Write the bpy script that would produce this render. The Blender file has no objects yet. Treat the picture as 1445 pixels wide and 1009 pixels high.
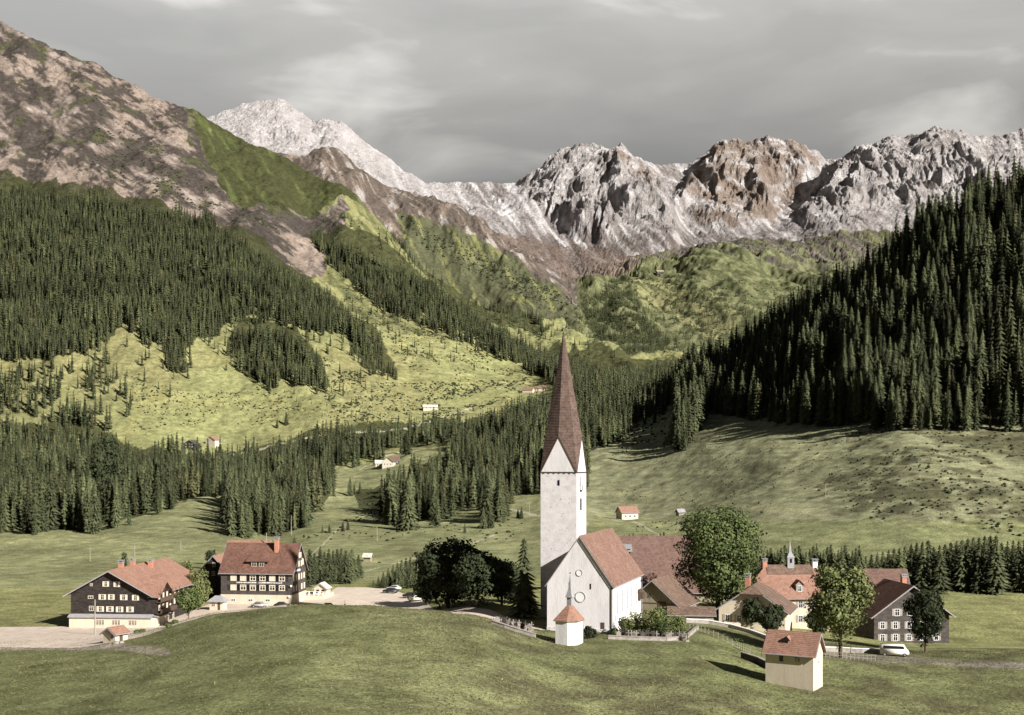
import bpy, bmesh, math, random
import numpy as np
from mathutils import Vector, Matrix
random.seed(7); rng = np.random.default_rng(11)
PI = math.pi; R = math.radians
sc = bpy.context.scene
C = sc.collection
# ------------------------------------------------------------------ camera
F = 1692.0; CX = 722.5; HY = 650.0
cam_d = bpy.data.cameras.new('camera'); cam = bpy.data.objects.new('camera', cam_d); C.objects.link(cam)
cam.location = (0, 0, 0); cam.rotation_euler = (R(90), 0, 0)
cam_d.sensor_width = 36; cam_d.lens = 36*F/1445; cam_d.shift_y = (HY-504.5)/1445
cam_d.clip_start = 0.5; cam_d.clip_end = 40000
sc.camera = cam
# ------------------------------------------------------------------ light
SD = Vector((-.806, .756, -.575)).normalized()          # direction the sunlight travels
sun_d = bpy.data.lights.new('sun', 'SUN'); sun = bpy.data.objects.new('sun', sun_d); C.objects.link(sun)
sun.rotation_euler = SD.to_track_quat('-Z', 'Y').to_euler()
sun_d.energy = 5.0; sun_d.angle = R(.5); sun_d.color = (1, .975, .945)
w = bpy.data.worlds.new('World'); sc.world = w; w.use_nodes = True
nt = w.node_tree; nt.nodes.clear()
def N(t, **k):
    n = nt.nodes.new(t)
    for a, b in k.items(): setattr(n, a, b)
    return n
wo = N('ShaderNodeOutputWorld'); bg = N('ShaderNodeBackground'); nt.links.new(bg.outputs[0], wo.inputs[0])
sky = N('ShaderNodeTexSky'); sky.sky_type = 'NISHITA'; sky.sun_disc = False
sky.sun_elevation = math.asin(-SD.z); sky.sun_rotation = math.atan2(-SD.x, -SD.y)
tc = N('ShaderNodeTexCoord'); sep = N('ShaderNodeSeparateXYZ'); nt.links.new(tc.outputs['Generated'], sep.inputs[0])
mp = N('ShaderNodeMapping'); mp.inputs['Scale'].default_value = (1.0, 1.0, 3.2); nt.links.new(tc.outputs['Generated'], mp.inputs[0])
nz = N('ShaderNodeTexNoise'); nz.inputs['Scale'].default_value = 6.0; nz.inputs['Detail'].default_value = 7; nz.inputs['Roughness'].default_value = .46
nz.inputs['Distortion'].default_value = .35
nt.links.new(mp.outputs[0], nz.inputs['Vector'])
cr = N('ShaderNodeValToRGB'); e = cr.color_ramp.elements     # cloud veil, darker low over the peaks
e[0].position = 0; e[0].color = (.05, .05, .045, 1); e[1].position = 1; e[1].color = (.03, .035, .04, 1)
for p, c in ((.10, (.10, .095, .09, 1)), (.225, (.155, .146, .132, 1)), (.262, (.22, .209, .19, 1)), (.30, (.30, .288, .265, 1)), (.36, (.355, .345, .322, 1)), (.44, (.16, .165, .17, 1)), (.6, (.05, .055, .06, 1))):
    q = e.new(p); q.color = c
nt.links.new(sep.outputs[2], cr.inputs[0])
cl = N('ShaderNodeValToRGB'); e = cl.color_ramp.elements
e[0].position = .38; e[0].color = (.80, .80, .80, 1); e[1].position = .72; e[1].color = (1.7, 1.71, 1.71, 1)
q = e.new(.53); q.color = (.92, .92, .92, 1)
nt.links.new(nz.outputs[0], cl.inputs[0])
mul = N('ShaderNodeMix', data_type='RGBA', blend_type='MULTIPLY'); mul.inputs[0].default_value = 1
nt.links.new(cr.outputs[0], mul.inputs[6]); nt.links.new(cl.outputs[0], mul.inputs[7])
az = N('ShaderNodeMapRange'); az.inputs[1].default_value = -.35; az.inputs[2].default_value = .55; az.inputs[3].default_value = .16; az.inputs[4].default_value = 1; nt.links.new(sep.outputs[1], az.inputs[0])   # unseen sky behind the camera is dimmed to weaken the fill light
mul2 = N('ShaderNodeMix', data_type='RGBA', blend_type='MULTIPLY'); mul2.inputs[0].default_value = 1
cbz = N('ShaderNodeCombineColor')
for i in range(3): nt.links.new(az.outputs[0], cbz.inputs[i])
nt.links.new(mul.outputs[2], mul2.inputs[6]); nt.links.new(cbz.outputs[0], mul2.inputs[7])
sk = N('ShaderNodeMix', data_type='RGBA', blend_type='MULTIPLY'); sk.inputs[0].default_value = 1; sk.inputs[7].default_value = (.08, .08, .08, 1)
nt.links.new(sky.outputs[0], sk.inputs[6])
mx = N('ShaderNodeMix', data_type='RGBA'); mx.inputs[0].default_value = .92
nt.links.new(sk.outputs[2], mx.inputs[6]); nt.links.new(mul2.outputs[2], mx.inputs[7])
nt.links.new(mx.outputs[2], bg.inputs[0]); bg.inputs[1].default_value = 1.0
sc.view_settings.view_transform = 'Standard'; sc.view_settings.look = 'None'
sc.view_settings.exposure = 0.88; sc.view_settings.gamma = 1
# ------------------------------------------------------------------ helpers
def P(px, py, Y): return Vector(((px-CX)/F*Y, Y, -(py-HY)/F*Y))
def tag(o, label=None, cat=None, group=None, kind=None):
    if label: o['label'] = label
    if cat: o['category'] = cat
    if group: o['group'] = group
    if kind: o['kind'] = kind
    return o
def empty(name, loc, rz=0):
    o = bpy.data.objects.new(name, None); C.objects.link(o); o.location = loc; o.rotation_euler = (0, 0, rz); o.empty_display_size = .5
    return o
def obj(name, bm, m, parent=None, smooth=False):
    me = bpy.data.meshes.new(name); bm.normal_update(); bm.to_mesh(me); bm.free()
    me.materials.append(m)
    if smooth: me.polygons.foreach_set('use_smooth', [True]*len(me.polygons))
    o = bpy.data.objects.new(name, me); C.objects.link(o); o.parent = parent
    return o
def npobj(name, V, T, m, parent=None):
    me = bpy.data.meshes.new(name); V = np.asarray(V, np.float32); T = np.asarray(T, np.int32); k = T.shape[1]
    me.vertices.add(len(V)); me.vertices.foreach_set('co', V.ravel())
    me.loops.add(T.size); me.loops.foreach_set('vertex_index', T.ravel())
    me.polygons.add(len(T)); me.polygons.foreach_set('loop_start', np.arange(0, T.size, k, dtype=np.int32))
    me.update(calc_edges=True); me.materials.append(m)
    o = bpy.data.objects.new(name, me); C.objects.link(o); o.parent = parent
    return o
def material(name, col, rough=.85, var=.25, scale=1.0, bump=0.0, bscale=None, col2=None, rand=0.0, spec=.2, stretch=None, pos=(.35, .65)):
    m = bpy.data.materials.new(name); m.use_nodes = True; t = m.node_tree; b = t.nodes['Principled BSDF']
    b.inputs['Roughness'].default_value = rough; b.inputs['Specular IOR Level'].default_value = spec
    tc = t.nodes.new('ShaderNodeTexCoord'); mp = t.nodes.new('ShaderNodeMapping'); t.links.new(tc.outputs['Object'], mp.inputs[0])
    if stretch: mp.inputs['Scale'].default_value = stretch
    n = t.nodes.new('ShaderNodeTexNoise'); n.inputs['Scale'].default_value = scale; n.inputs['Detail'].default_value = 6; n.inputs['Roughness'].default_value = .65
    t.links.new(mp.outputs[0], n.inputs['Vector'])
    r = t.nodes.new('ShaderNodeValToRGB'); e = r.color_ramp.elements
    c2 = col2 or tuple(min(1, c*(1+var)) for c in col); c1 = tuple(c*(1-var) for c in col) if not col2 else col
    e[0].position, e[1].position = pos; e[0].color = (*c1, 1); e[1].color = (*c2, 1)
    t.links.new(n.outputs[0], r.inputs[0]); out = r.outputs[0]
    if rand:
        oi = t.nodes.new('ShaderNodeObjectInfo'); hs = t.nodes.new('ShaderNodeHueSaturation')
        mr = t.nodes.new('ShaderNodeMapRange'); mr.inputs['To Min'].default_value = 1-rand; mr.inputs['To Max'].default_value = 1+rand
        t.links.new(oi.outputs['Random'], mr.inputs[0]); t.links.new(mr.outputs[0], hs.inputs['Value']); t.links.new(out, hs.inputs['Color']); out = hs.outputs[0]
    t.links.new(out, b.inputs['Base Color'])
    if bump:
        n2 = t.nodes.new('ShaderNodeTexNoise'); n2.inputs['Scale'].default_value = bscale or scale*3; n2.inputs['Detail'].default_value = 5
        t.links.new(mp.outputs[0], n2.inputs['Vector'])
        bu = t.nodes.new('ShaderNodeBump'); bu.inputs['Distance'].default_value = bump; bu.inputs['Strength'].default_value = 1
        t.links.new(n2.outputs[0], bu.inputs['Height']); t.links.new(bu.outputs[0], b.inputs['Normal'])
    return m
def tiles(name, c1, c2, c3, row=.35):
    """roof tiles: courses along the slope plus blotchy weathering"""
    m = material(name, c1, .85, .2, .45, col2=c2, pos=(.3, .7)); t = m.node_tree; b = t.nodes['Principled BSDF']
    tc = t.nodes.new('ShaderNodeTexCoord')
    v = t.nodes.new('ShaderNodeTexVoronoi'); v.inputs['Scale'].default_value = 1/row; t.links.new(tc.outputs['Object'], v.inputs['Vector'])
    mix = t.nodes.new('ShaderNodeMix'); mix.data_type = 'RGBA'
    mr = t.nodes.new('ShaderNodeMapRange'); mr.inputs['From Min'].default_value = .35; mr.inputs['From Max'].default_value = .9; mr.inputs['To Max'].default_value = .6
    sx = t.nodes.new('ShaderNodeSeparateColor'); t.links.new(v.outputs['Color'], sx.inputs[0]); t.links.new(sx.outputs[0], mr.inputs[0])
    t.links.new(mr.outputs[0], mix.inputs[0])
    src = b.inputs['Base Color'].links[0].from_socket; t.links.new(src, mix.inputs[6]); mix.inputs[7].default_value = (*c3, 1)
    t.links.new(mix.outputs[2], b.inputs['Base Color'])
    wv = t.nodes.new('ShaderNodeTexWave'); wv.bands_direction = 'Z'; wv.inputs['Scale'].default_value = .9/row/2; wv.inputs['Distortion'].default_value = 1.2
    t.links.new(tc.outputs['Object'], wv.inputs['Vector'])
    bu = t.nodes.new('ShaderNodeBump'); bu.inputs['Distance'].default_value = .06; t.links.new(wv.outputs[0], bu.inputs['Height']); t.links.new(bu.outputs[0], b.inputs['Normal'])
    return m
# noise in numpy
_pt = rng.permutation(4096).astype(np.int32); _pt = np.concatenate([_pt, _pt])
_ga = rng.random(4096)*2*PI; _gx, _gy = np.cos(_ga), np.sin(_ga)
def perlin(x, y, s=0):
    x = x+s*17.31; y = y-s*9.77
    xi = np.floor(x).astype(np.int64); yi = np.floor(y).astype(np.int64); xf = x-xi; yf = y-yi
    def g(i, j):
        h = _pt[(_pt[(xi+i) & 4095]+yi+j) & 4095]; return _gx[h]*(xf-i)+_gy[h]*(yf-j)
    u = xf*xf*xf*(xf*(xf*6-15)+10); v = yf*yf*yf*(yf*(yf*6-15)+10)
    a = g(0, 0); b = g(1, 0); c = g(0, 1); d = g(1, 1)
    return ((a+(b-a)*u)*(1-v)+(c+(d-c)*u)*v)*1.5
def fbm(x, y, o=4, s=0, r=.5):
    t = 0; a = 1
    for i in range(o): t = t+a*perlin(x*2**i, y*2**i, s+i*3); a *= r
    return t
def ridged(x, y, o=5, s=0, r=.55):
    t = 0; a = 1
    for i in range(o): t = t+a*(1-2*np.abs(perlin(x*2**i, y*2**i, s+i*5))); a *= r
    return t
def inpoly(px, py, poly):
    r = np.zeros(np.shape(px), bool); n = len(poly)
    for i in range(n):
        x0, y0 = poly[i]; x1, y1 = poly[(i+1) % n]
        if y0 == y1: continue
        r ^= ((y0 > py) != (y1 > py)) & (px < (x1-x0)*(py-y0)/(y1-y0)+x0)
    return r
def near_line(px, py, pts, wd):
    d = np.full(np.shape(px), 1e9)
    for (x0, y0), (x1, y1) in zip(pts, pts[1:]):
        L2 = (x1-x0)**2+(y1-y0)**2; t = np.clip(((px-x0)*(x1-x0)+(py-y0)*(y1-y0))/L2, 0, 1)
        d = np.minimum(d, np.hypot(px-x0-t*(x1-x0), py-y0-t*(y1-y0)))
    return d < wd
# ------------------------------------------------------------------ terrain
G = [
 [(-600,10,2000),(2200,10,2000)],
 [(-600,70,1109),(600,70,1109),(800,70,1290),(2200,70,1300)],
 [(-400,125,1060),(130,125,1040),(400,125,1009),(600,125,1012),(760,130,1045),(850,135,1050),(1000,135,1050),(1100,140,1058),(2200,140,1070)],
 [(-400,215,930),(0,215,922),(130,220,909),(200,225,896),(250,228,878),(300,228,862),(400,225,851),(500,222,852),(590,218,857),(650,210,866),(700,203,884),(745,200,902),(790,200,912),(850,203,905),(900,206,903),(1000,215,893),(1060,220,900),(1100,215,913),(1200,212,922),(1290,215,925),(2200,215,935)],
 [(-400,258,893),(130,260,890),(220,262,888),(300,265,880),(400,275,874),(590,275,871),(650,250,862),(690,245,860),(745,240,872),(800,250,863),(900,252,863),(1000,255,869),(1100,258,889),(1200,258,897),(1290,256,908),(2200,256,910)],
 [(-400,330,847),(130,330,845),(300,330,837),(400,338,832),(480,338,830),(590,338,830),(650,330,824),(740,330,824),(900,330,819),(1000,330,824),(1290,330,835),(2200,330,835)],
 [(-400,450,800),(130,450,800),(300,470,790),(450,420,808),(560,430,800),(640,430,795),(740,420,800),(850,430,768),(900,430,768),(1000,420,775),(1290,380,790),(2200,380,790)],
 [(-400,600,745),(130,600,748),(200,640,725),(310,740,694),(380,660,750),(450,750,712),(490,850,700),(560,720,722),(650,700,715),(740,680,715),(800,650,712),(884,620,732),(950,620,716),(1000,610,700),(1100,570,670),(1290,500,662),(2200,480,660)],
 [(-400,820,690),(130,820,690),(260,850,690),(340,900,690),(400,900,685),(460,960,668),(490,1000,657),(545,1020,650),(600,1050,632),(640,1000,640),(700,900,650),(760,850,650),(840,850,628),(900,880,605),(950,865,590),(980,845,582),(1000,820,582),(1050,765,592),(1100,710,598),(1200,640,602),(1290,600,606),(1450,570,610),(2200,520,615)],
 [(-400,1080,655),(130,1080,650),(260,1100,640),(400,1120,636),(520,1150,622),(600,1180,612),(640,1200,600),(700,1250,580),(760,1300,562),(800,1250,560),(850,1250,562),(900,1200,553),(920,1120,556),(950,1050,560),(1000,1000,530),(1100,920,470),(1200,860,400),(1290,810,352),(1450,760,262),(2200,720,90)],
 [(-400,1350,500),(130,1350,490),(300,1400,480),(450,1450,465),(560,1500,480),(640,1500,500),(700,1550,510),(760,1600,520),(850,1650,540),(900,1700,535),(950,1750,525),(1000,1600,540),(1100,1500,560),(2200,1400,560)],
 [(-400,1900,270),(130,1850,290),(300,1850,310),(400,1850,370),(480,1850,400),(560,1850,430),(640,1800,460),(720,1800,490),(800,1900,505),(850,2000,515),(900,2000,522),(950,2050,515),(1000,2000,520),(1100,2000,530),(2200,2000,530)],
 [(-400,2700,-150),(0,2600,30),(130,2500,87),(170,2480,100),(215,2450,119),(260,2420,140),(320,2400,172),(420,2350,230),(500,2300,290),(580,2250,350),(660,2200,400),(720,2150,440),(790,2150,478),(850,2250,505),(900,2300,512),(950,2400,505),(1000,2500,495),(1100,2500,490),(2200,2500,490)],
 [(-400,2900,150),(130,2900,271),(320,2900,347),(500,2900,434),(660,2900,504),(790,2600,526),(850,2600,490),(900,2700,485),(950,2800,470),(1000,2900,450),(1100,2900,440),(2200,2900,440)],
 [(-400,3600,100),(130,3600,200),(320,3600,215),(430,3600,224),(455,3600,214),(475,3600,210),(520,3550,236),(560,3500,262),(640,3400,292),(700,3300,330),(760,3150,375),(800,3050,408),(815,3000,420),(850,3400,402),(900,3600,374),(930,3650,380),(960,3750,372),(980,3900,350),(1050,3900,358),(1100,3900,392),(1290,3900,380),(2200,3900,380)],
 [(-400,4600,200),(130,4600,230),(320,4600,250),(475,4600,240),(560,4500,285),(640,4500,305),(700,4300,335),(800,4200,388),(815,4150,395),(900,4300,362),(960,4400,352),(1050,4500,345),(1290,4500,330),(2200,4500,330)],
 [(-400,5400,180),(300,5400,205),(390,5400,208),(475,5400,215),(560,5400,262),(640,5300,285),(700,5200,292),(740,5100,290),(800,5000,310),(850,5000,300),(900,5000,290),(960,5200,285),(1030,5100,285),(1100,5300,290),(1200,5100,270),(1290,5200,265),(2200,5200,255)],
 [(-400,6200,60),(100,6200,170),(250,6200,170),(305,6200,160),(350,6200,143),(375,6200,139),(392,6200,136),(410,6200,144),(440,6200,170),(455,6150,167),(480,6100,168),(500,6100,188),(520,6100,200),(540,6100,214),(580,6100,243),(603,6050,259),(640,6000,257),(690,5900,258),(730,5800,254),(760,5700,232),(790,5700,206),(820,5700,197),(850,5700,201),(880,5700,206),(900,5800,221),(930,5800,229),(970,5800,228),(1000,5800,207),(1020,5800,193),(1050,5750,195),(1080,5700,190),(1120,5700,196),(1150,5750,208),(1165,5800,225),(1190,5800,222),(1215,5800,205),(1240,5750,195),(1262,5700,184),(1290,5700,190),(1330,5700,176),(1400,5800,190),(1470,5800,165),(1560,5800,190),(2200,5800,220)],
 [(-600,7200,330),(2200,7200,400)],
 [(-600,9500,600),(2200,9500,620)],
]
ROWS = [8,20,96,40,50,40,75,80,75,90,110,150,14,110,36,95,120,10,5]
cols = np.concatenate([np.linspace(-700,-160,46)[:-1], np.arange(-160,1600,1.65), np.linspace(1600,2200,46)])
Yg = []; Zg = []
for g in G:
    a = np.array(g, float); y = np.exp(np.interp(cols, a[:, 0], np.log(a[:, 1]))); p = np.interp(cols, a[:, 0], a[:, 2])
    Yg.append(y); Zg.append(-(p-HY)/F*y)
Yg = np.array(Yg); Zg = np.array(Zg)
def blur(A, ax, n):
    if n < 2: return A
    k = n//2; pad = [(0, 0), (0, 0)]; pad[ax] = (k, k); B = np.pad(A, pad, mode='edge'); c = np.cumsum(B, axis=ax)
    z = np.zeros_like(np.take(c, [0], axis=ax)); c = np.concatenate([z, c], axis=ax); m = 2*k+1; n0 = A.shape[ax]
    return (np.take(c, range(m, m+n0), axis=ax)-np.take(c, range(0, n0), axis=ax))/m
for k in range(len(G)):                       # soften the guide knots sideways, except along the rocky crest
    n = 25 if k < 14 else (9 if k < 17 else 1)
    Yg[k] = blur(blur(Yg[k][None], 1, n), 1, n)[0]; Zg[k] = blur(blur(Zg[k][None], 1, n), 1, n)[0]
tt = np.concatenate([k+np.arange(n)/n for k, n in enumerate(ROWS)]+[[len(ROWS)]])
ki = np.minimum(tt.astype(int), len(ROWS)-1); fr = (tt-ki)[:, None]
Y = Yg[ki]*(1-fr)+Yg[ki+1]*fr; Z = Zg[ki]*(1-fr)+Zg[ki+1]*fr
for _ in range(2):
    Zb = blur(Z, 0, 9); Yb = blur(Y, 0, 9); Zb[:3] = Z[:3]; Yb[:3] = Y[:3]; Z = Zb; Y = Yb
Pxx = np.broadcast_to(cols[None], Y.shape).copy(); X = (Pxx-CX)/F*Y; T = np.broadcast_to(tt[:, None], Y.shape)
P0 = HY-Z/Y*F                                  # picture row of the undisplaced ground, used only to lay out land cover
def table(vals): return np.interp(tt, range(len(vals)), vals)[:, None]
A_small = table([.1,.15,.3,.25,.06,.06,.25,.6,.8,1,1.5,2,3,3,4,4,4,3,0,0])
A_mid = table([0,0,.6,.3,0,0,.5,2,3,3,6,10,10,8,16,12,12,10,0,0])
A_big = table([0,0,0,0,0,0,0,1,3,3,12,26,12,10,34,14,26,3,0,0])
def soft0(v): return np.clip(v, .12, 1)
A_rock = table([0,0,0,0,0,0,0,0,0,0,0,3,4,0,10,16,84,7,0,0])
A_rock = A_rock*np.where((T > 10.5) & (T < 13), np.clip((420-Pxx)/200, 0, 1)*1.3, 1)
MASS = [[(742,262),(762,235),(792,207),(820,197),(858,203),(884,210),(900,236),(925,262),(948,296),(962,350),(925,352),(890,322),(862,345),(800,330),(776,300),(752,300)],
 [(955,292),(975,262),(988,232),(1010,202),(1050,190),(1110,192),(1160,214),(1150,240),(1112,268),(1104,300),(1072,330),(1030,322),(996,316)],
 [(1128,318),(1140,280),(1170,262),(1190,232),(1215,205),(1262,184),(1330,176),(1600,180),(1600,330),(1200,345)],
 [(350,190),(375,160),(392,140),(440,172),(480,168),(520,205),(490,225),(430,215)]]
mas = np.zeros(Y.shape)
_jx = Pxx+7*fbm(X/90, Z/90, 3, 91); _jy = P0+5*fbm(X/90, Z/90, 3, 93)
for q_, m_ in enumerate(MASS): mas = np.maximum(mas, (inpoly(_jx, _jy, m_) & (T > 15)).astype(float)*(.35 if q_ == 3 else 1))
mas = blur(blur(mas, 1, 11), 0, 7); masw = blur(blur(mas, 1, 15), 0, 7)
wx = X+60*fbm(X/300, Y/300, 2, 40); wy = Y+90*fbm(X/300, Y/300, 2, 50)
D = A_small*fbm(X/14, Y/20, 3, 1)+A_mid*fbm(X/90, Y/140, 4, 2)
D = D+A_big*(ridged((X+Y*.25)/330, Y/1300, 3, 3)-.8)
rk = .95*(ridged(wx/470, wy/1500, 3, 12, .5)-.7)+.55*(ridged(wx/165, wy/520, 4, 6, .55)-.8); rk = rk*np.where(T > 15, soft0(rk+.9+(T-16.1)*1.6), 1)
fine = ridged(wx/62, wy/120, 4, 8, .6)-1.0
D = D+A_rock*(rk+.17*fine)*np.where(T > 15, .16+1.1*masw, 1)+(.35+.65*masw)*np.exp(-((T-17)/.35)**2)*14*(ridged(X/75, Y/400, 4, 14, .6)-.8)+masw*38*np.clip((17-T)*1.6, 0, 1)
spur = np.where((T > 10) & (T < 12) & (Pxx > 430) & (Pxx < 900), 1., 0.); spur = blur(blur(spur, 1, 41), 0, 25)
D = D+spur*22*np.sin((X+.35*(Y-1500)+120)/52.)*np.clip((T-10)*1.2, 0, 1)
Z = Z+D
terr = {'X': X, 'Y': Y, 'Z': Z}
P1 = HY-Z/Y*F
def colidx(px): return int(np.clip(np.searchsorted(cols, px), 1, len(cols)-1))
def zat(px, y):
    i = colidx(px); f = (px-cols[i-1])/(cols[i]-cols[i-1])
    return float(np.interp(y, Y[:, i-1], Z[:, i-1])*(1-f)+np.interp(y, Y[:, i], Z[:, i])*f)
def on(px, y): return Vector(((px-CX)/F*y, y, zat(px, y)))
def onxy(x, y): return zat(CX+x/y*F, y)
def ground(px, py):
    i = colidx(px); c = P1[:, i]; k = np.argmax((c <= py) & (tt > 1.5)); k = max(k, 1)
    f = (c[k-1]-py)/max(c[k-1]-c[k], 1e-6); f = min(max(f, 0), 1); y = Y[k-1, i]*(1-f)+Y[k, i]*f
    return Vector(((px-CX)/F*y, y, Z[k-1, i]*(1-f)+Z[k, i]*f))
# ---- land cover
jx = Pxx+5*fbm(X/(.012*Y), Y/(.02*Y), 3, 21); jy = P0+5*fbm(X/(.012*Y), Y/(.02*Y), 3, 23)
nA = fbm(X/40, Y/60, 4, 31); nB = fbm(X/9, Y/12, 3, 33); nS = fbm((X+.5*Y)/22, (Y-.5*X)/160, 4, 35); nL = fbm(X/160, Y/260, 4, 37)
col = np.empty(Y.shape+(4,)); 
def C3(c): return np.array(c)
def lay(mask, c, a=1.0):
    m = (mask*a)[..., None] if mask.dtype != bool else (mask.astype(float)*a)[..., None]
    col[..., :3] = col[..., :3]*(1-m)+C3(c)*m
def soft(v, lo, hi): return np.clip((v-lo)/(hi-lo), 0, 1)
col[..., :3] = C3((.235, .238, .10)); col[..., 3] = 0
lay(soft(nL, -.3, .7), (.215, .2, .088))
lay(soft(nA, .1, .8), (.275, .255, .105), .7)
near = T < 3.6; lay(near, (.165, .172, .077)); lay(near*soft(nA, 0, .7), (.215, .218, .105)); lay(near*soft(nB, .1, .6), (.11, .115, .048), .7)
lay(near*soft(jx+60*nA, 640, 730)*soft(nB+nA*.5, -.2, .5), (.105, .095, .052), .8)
lay((T >= 5.3) & (T < 8) & (Pxx < 830), (.22, .225, .115), .8)
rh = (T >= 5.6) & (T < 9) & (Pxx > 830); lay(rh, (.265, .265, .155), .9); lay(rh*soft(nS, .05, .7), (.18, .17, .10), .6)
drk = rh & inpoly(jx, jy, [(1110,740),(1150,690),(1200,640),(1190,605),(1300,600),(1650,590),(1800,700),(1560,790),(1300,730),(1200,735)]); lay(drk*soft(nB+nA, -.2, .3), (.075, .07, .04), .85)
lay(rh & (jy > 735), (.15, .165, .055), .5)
nT = fbm(X/70, Z/1.6, 3, 95); tr_ = (T > 5.2) & (T < 12); lay(tr_*soft(nT, .05, .5), (.15, .145, .07), .45); lay(tr_*soft(-nT, .2, .6), (.32, .30, .15), .4)
# left high slope: dwarf heath, scree and the dark green flank
lay((T > 10.6) & (T < 13) & (Pxx < 440), (.10, .09, .055)); bx_ = jx+6*nA; by_ = jy+8*nA; brown = inpoly(bx_, by_, [(-700,-700),(215,100),(262,140),(275,190),(305,230),(320,270),(350,290),(480,300),(500,320),(470,350),(440,395),(390,375),(300,325),(125,292),(-700,210)]) & (T > 10) & (T < 13)
nD = fbm((.62*X+.78*Z)/26, (.78*X-.62*Z)/95, 5, 71, .6); nE = fbm((.62*X+.78*Z)/7, (.78*X-.62*Z)/22, 3, 73, .6)
lay(brown, (.075, .062, .052)); lay(brown*soft(nD+.35*nE, -.02, .35), (.20, .158, .13)); lay(brown*soft(nD+.5*nE, .5, .85), (.34, .28, .24)); lay(brown*soft(nA+nE*.4, .3, .6), (.075, .078, .035), .8)
pal = brown & (inpoly(jx, jy, [(-200,60),(130,95),(215,110),(262,150),(270,200),(200,190),(140,150),(100,140)]) | inpoly(jx, jy, [(-200,180),(125,225),(200,262),(320,300),(470,345),(440,390),(300,305),(125,272),(-200,240)]))
lay(pal*soft(nD+.6*nE, -.25, .25), (.30, .235, .19), .85)
gx = jx+9*nD+5*nE; gy = jy+6*nD; gd = inpoly(gx, gy, [(262,130),(320,160),(420,220),(520,300),(480,302),(350,290),(320,270),(305,230),(275,190)]) & (T > 10.5) & (T < 13)
lay(gd, (.05, .052, .022)); lay(gd*soft(nS, .2, .6), (.075, .085, .03)); lay(gd*soft(nS, .8, 1.0), (.2, .19, .10))
up = (T > 10) & (T < 13) & ~brown & ~gd & (jy < 470) & (Pxx > 430); lay(up, (.20, .19, .085), .6); lay(up*soft(nS+nA*.4, -.3, .2), (.09, .095, .042), .85)
br = (T > 9.5) & (T < 12.6) & inpoly(jx, jy, [(690,432),(760,440),(820,458),(900,515),(870,525),(830,512),(790,492),(740,475)]); lay(br, (.19, .19, .085), .75)
# second range
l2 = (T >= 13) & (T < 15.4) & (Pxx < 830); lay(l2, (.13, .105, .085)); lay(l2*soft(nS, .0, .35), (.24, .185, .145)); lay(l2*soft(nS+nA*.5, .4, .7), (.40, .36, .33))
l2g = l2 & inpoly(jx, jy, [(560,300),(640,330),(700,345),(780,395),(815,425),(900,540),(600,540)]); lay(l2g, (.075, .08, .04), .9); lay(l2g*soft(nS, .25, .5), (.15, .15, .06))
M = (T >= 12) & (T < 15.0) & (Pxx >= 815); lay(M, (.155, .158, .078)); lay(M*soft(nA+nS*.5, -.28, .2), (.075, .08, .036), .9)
bm_ = (T > 12) & inpoly(jx, jy, [(880,372),(930,378),(1000,430),(1060,440),(1010,490),(950,440),(900,420)]); lay(bm_ & (nA+nS < .25), (.20, .19, .09))
# far range
fr_ = T >= 15; nR = fbm(X/120, Z/70, 5, 61, .62); nF = fbm((X+.35*Z)/34, Z/260, 4, 63); lay(fr_, (.45, .415, .395)); lay(fr_*soft(nR, .1, .6), (.30, .265, .245)); lay(fr_*soft(-nR, .2, .6), (.58, .54, .515)); sc_ = fr_*(1-mas)*soft(T, 15.2, 15.5); lay(sc_, (.47, .43, .41)); lay(sc_*soft(nF, .05, .4), (.29, .255, .235)); lay(sc_*soft(-nF, .15, .45), (.72, .68, .66)); 
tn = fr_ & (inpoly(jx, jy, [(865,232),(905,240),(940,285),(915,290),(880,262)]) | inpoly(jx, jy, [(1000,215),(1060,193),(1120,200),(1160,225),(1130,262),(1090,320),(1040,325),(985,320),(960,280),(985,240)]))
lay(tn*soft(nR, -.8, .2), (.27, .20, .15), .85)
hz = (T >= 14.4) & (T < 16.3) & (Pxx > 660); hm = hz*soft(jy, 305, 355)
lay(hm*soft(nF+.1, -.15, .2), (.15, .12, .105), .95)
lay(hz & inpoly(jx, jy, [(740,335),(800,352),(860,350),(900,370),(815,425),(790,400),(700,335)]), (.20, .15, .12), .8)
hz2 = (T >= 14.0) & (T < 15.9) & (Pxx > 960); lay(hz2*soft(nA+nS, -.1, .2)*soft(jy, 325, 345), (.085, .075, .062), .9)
# snow-pale left peak
lay((T > 15)*soft(-Pxx, -690, -600), (.54, .50, .48), .75)
col[..., 3] = np.clip((T-14.2), 0, 1); col[..., 3] = np.maximum(col[..., 3], brown*.6); col[..., 3] = np.maximum(col[..., 3], (l2 & ~l2g)*.7)
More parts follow.
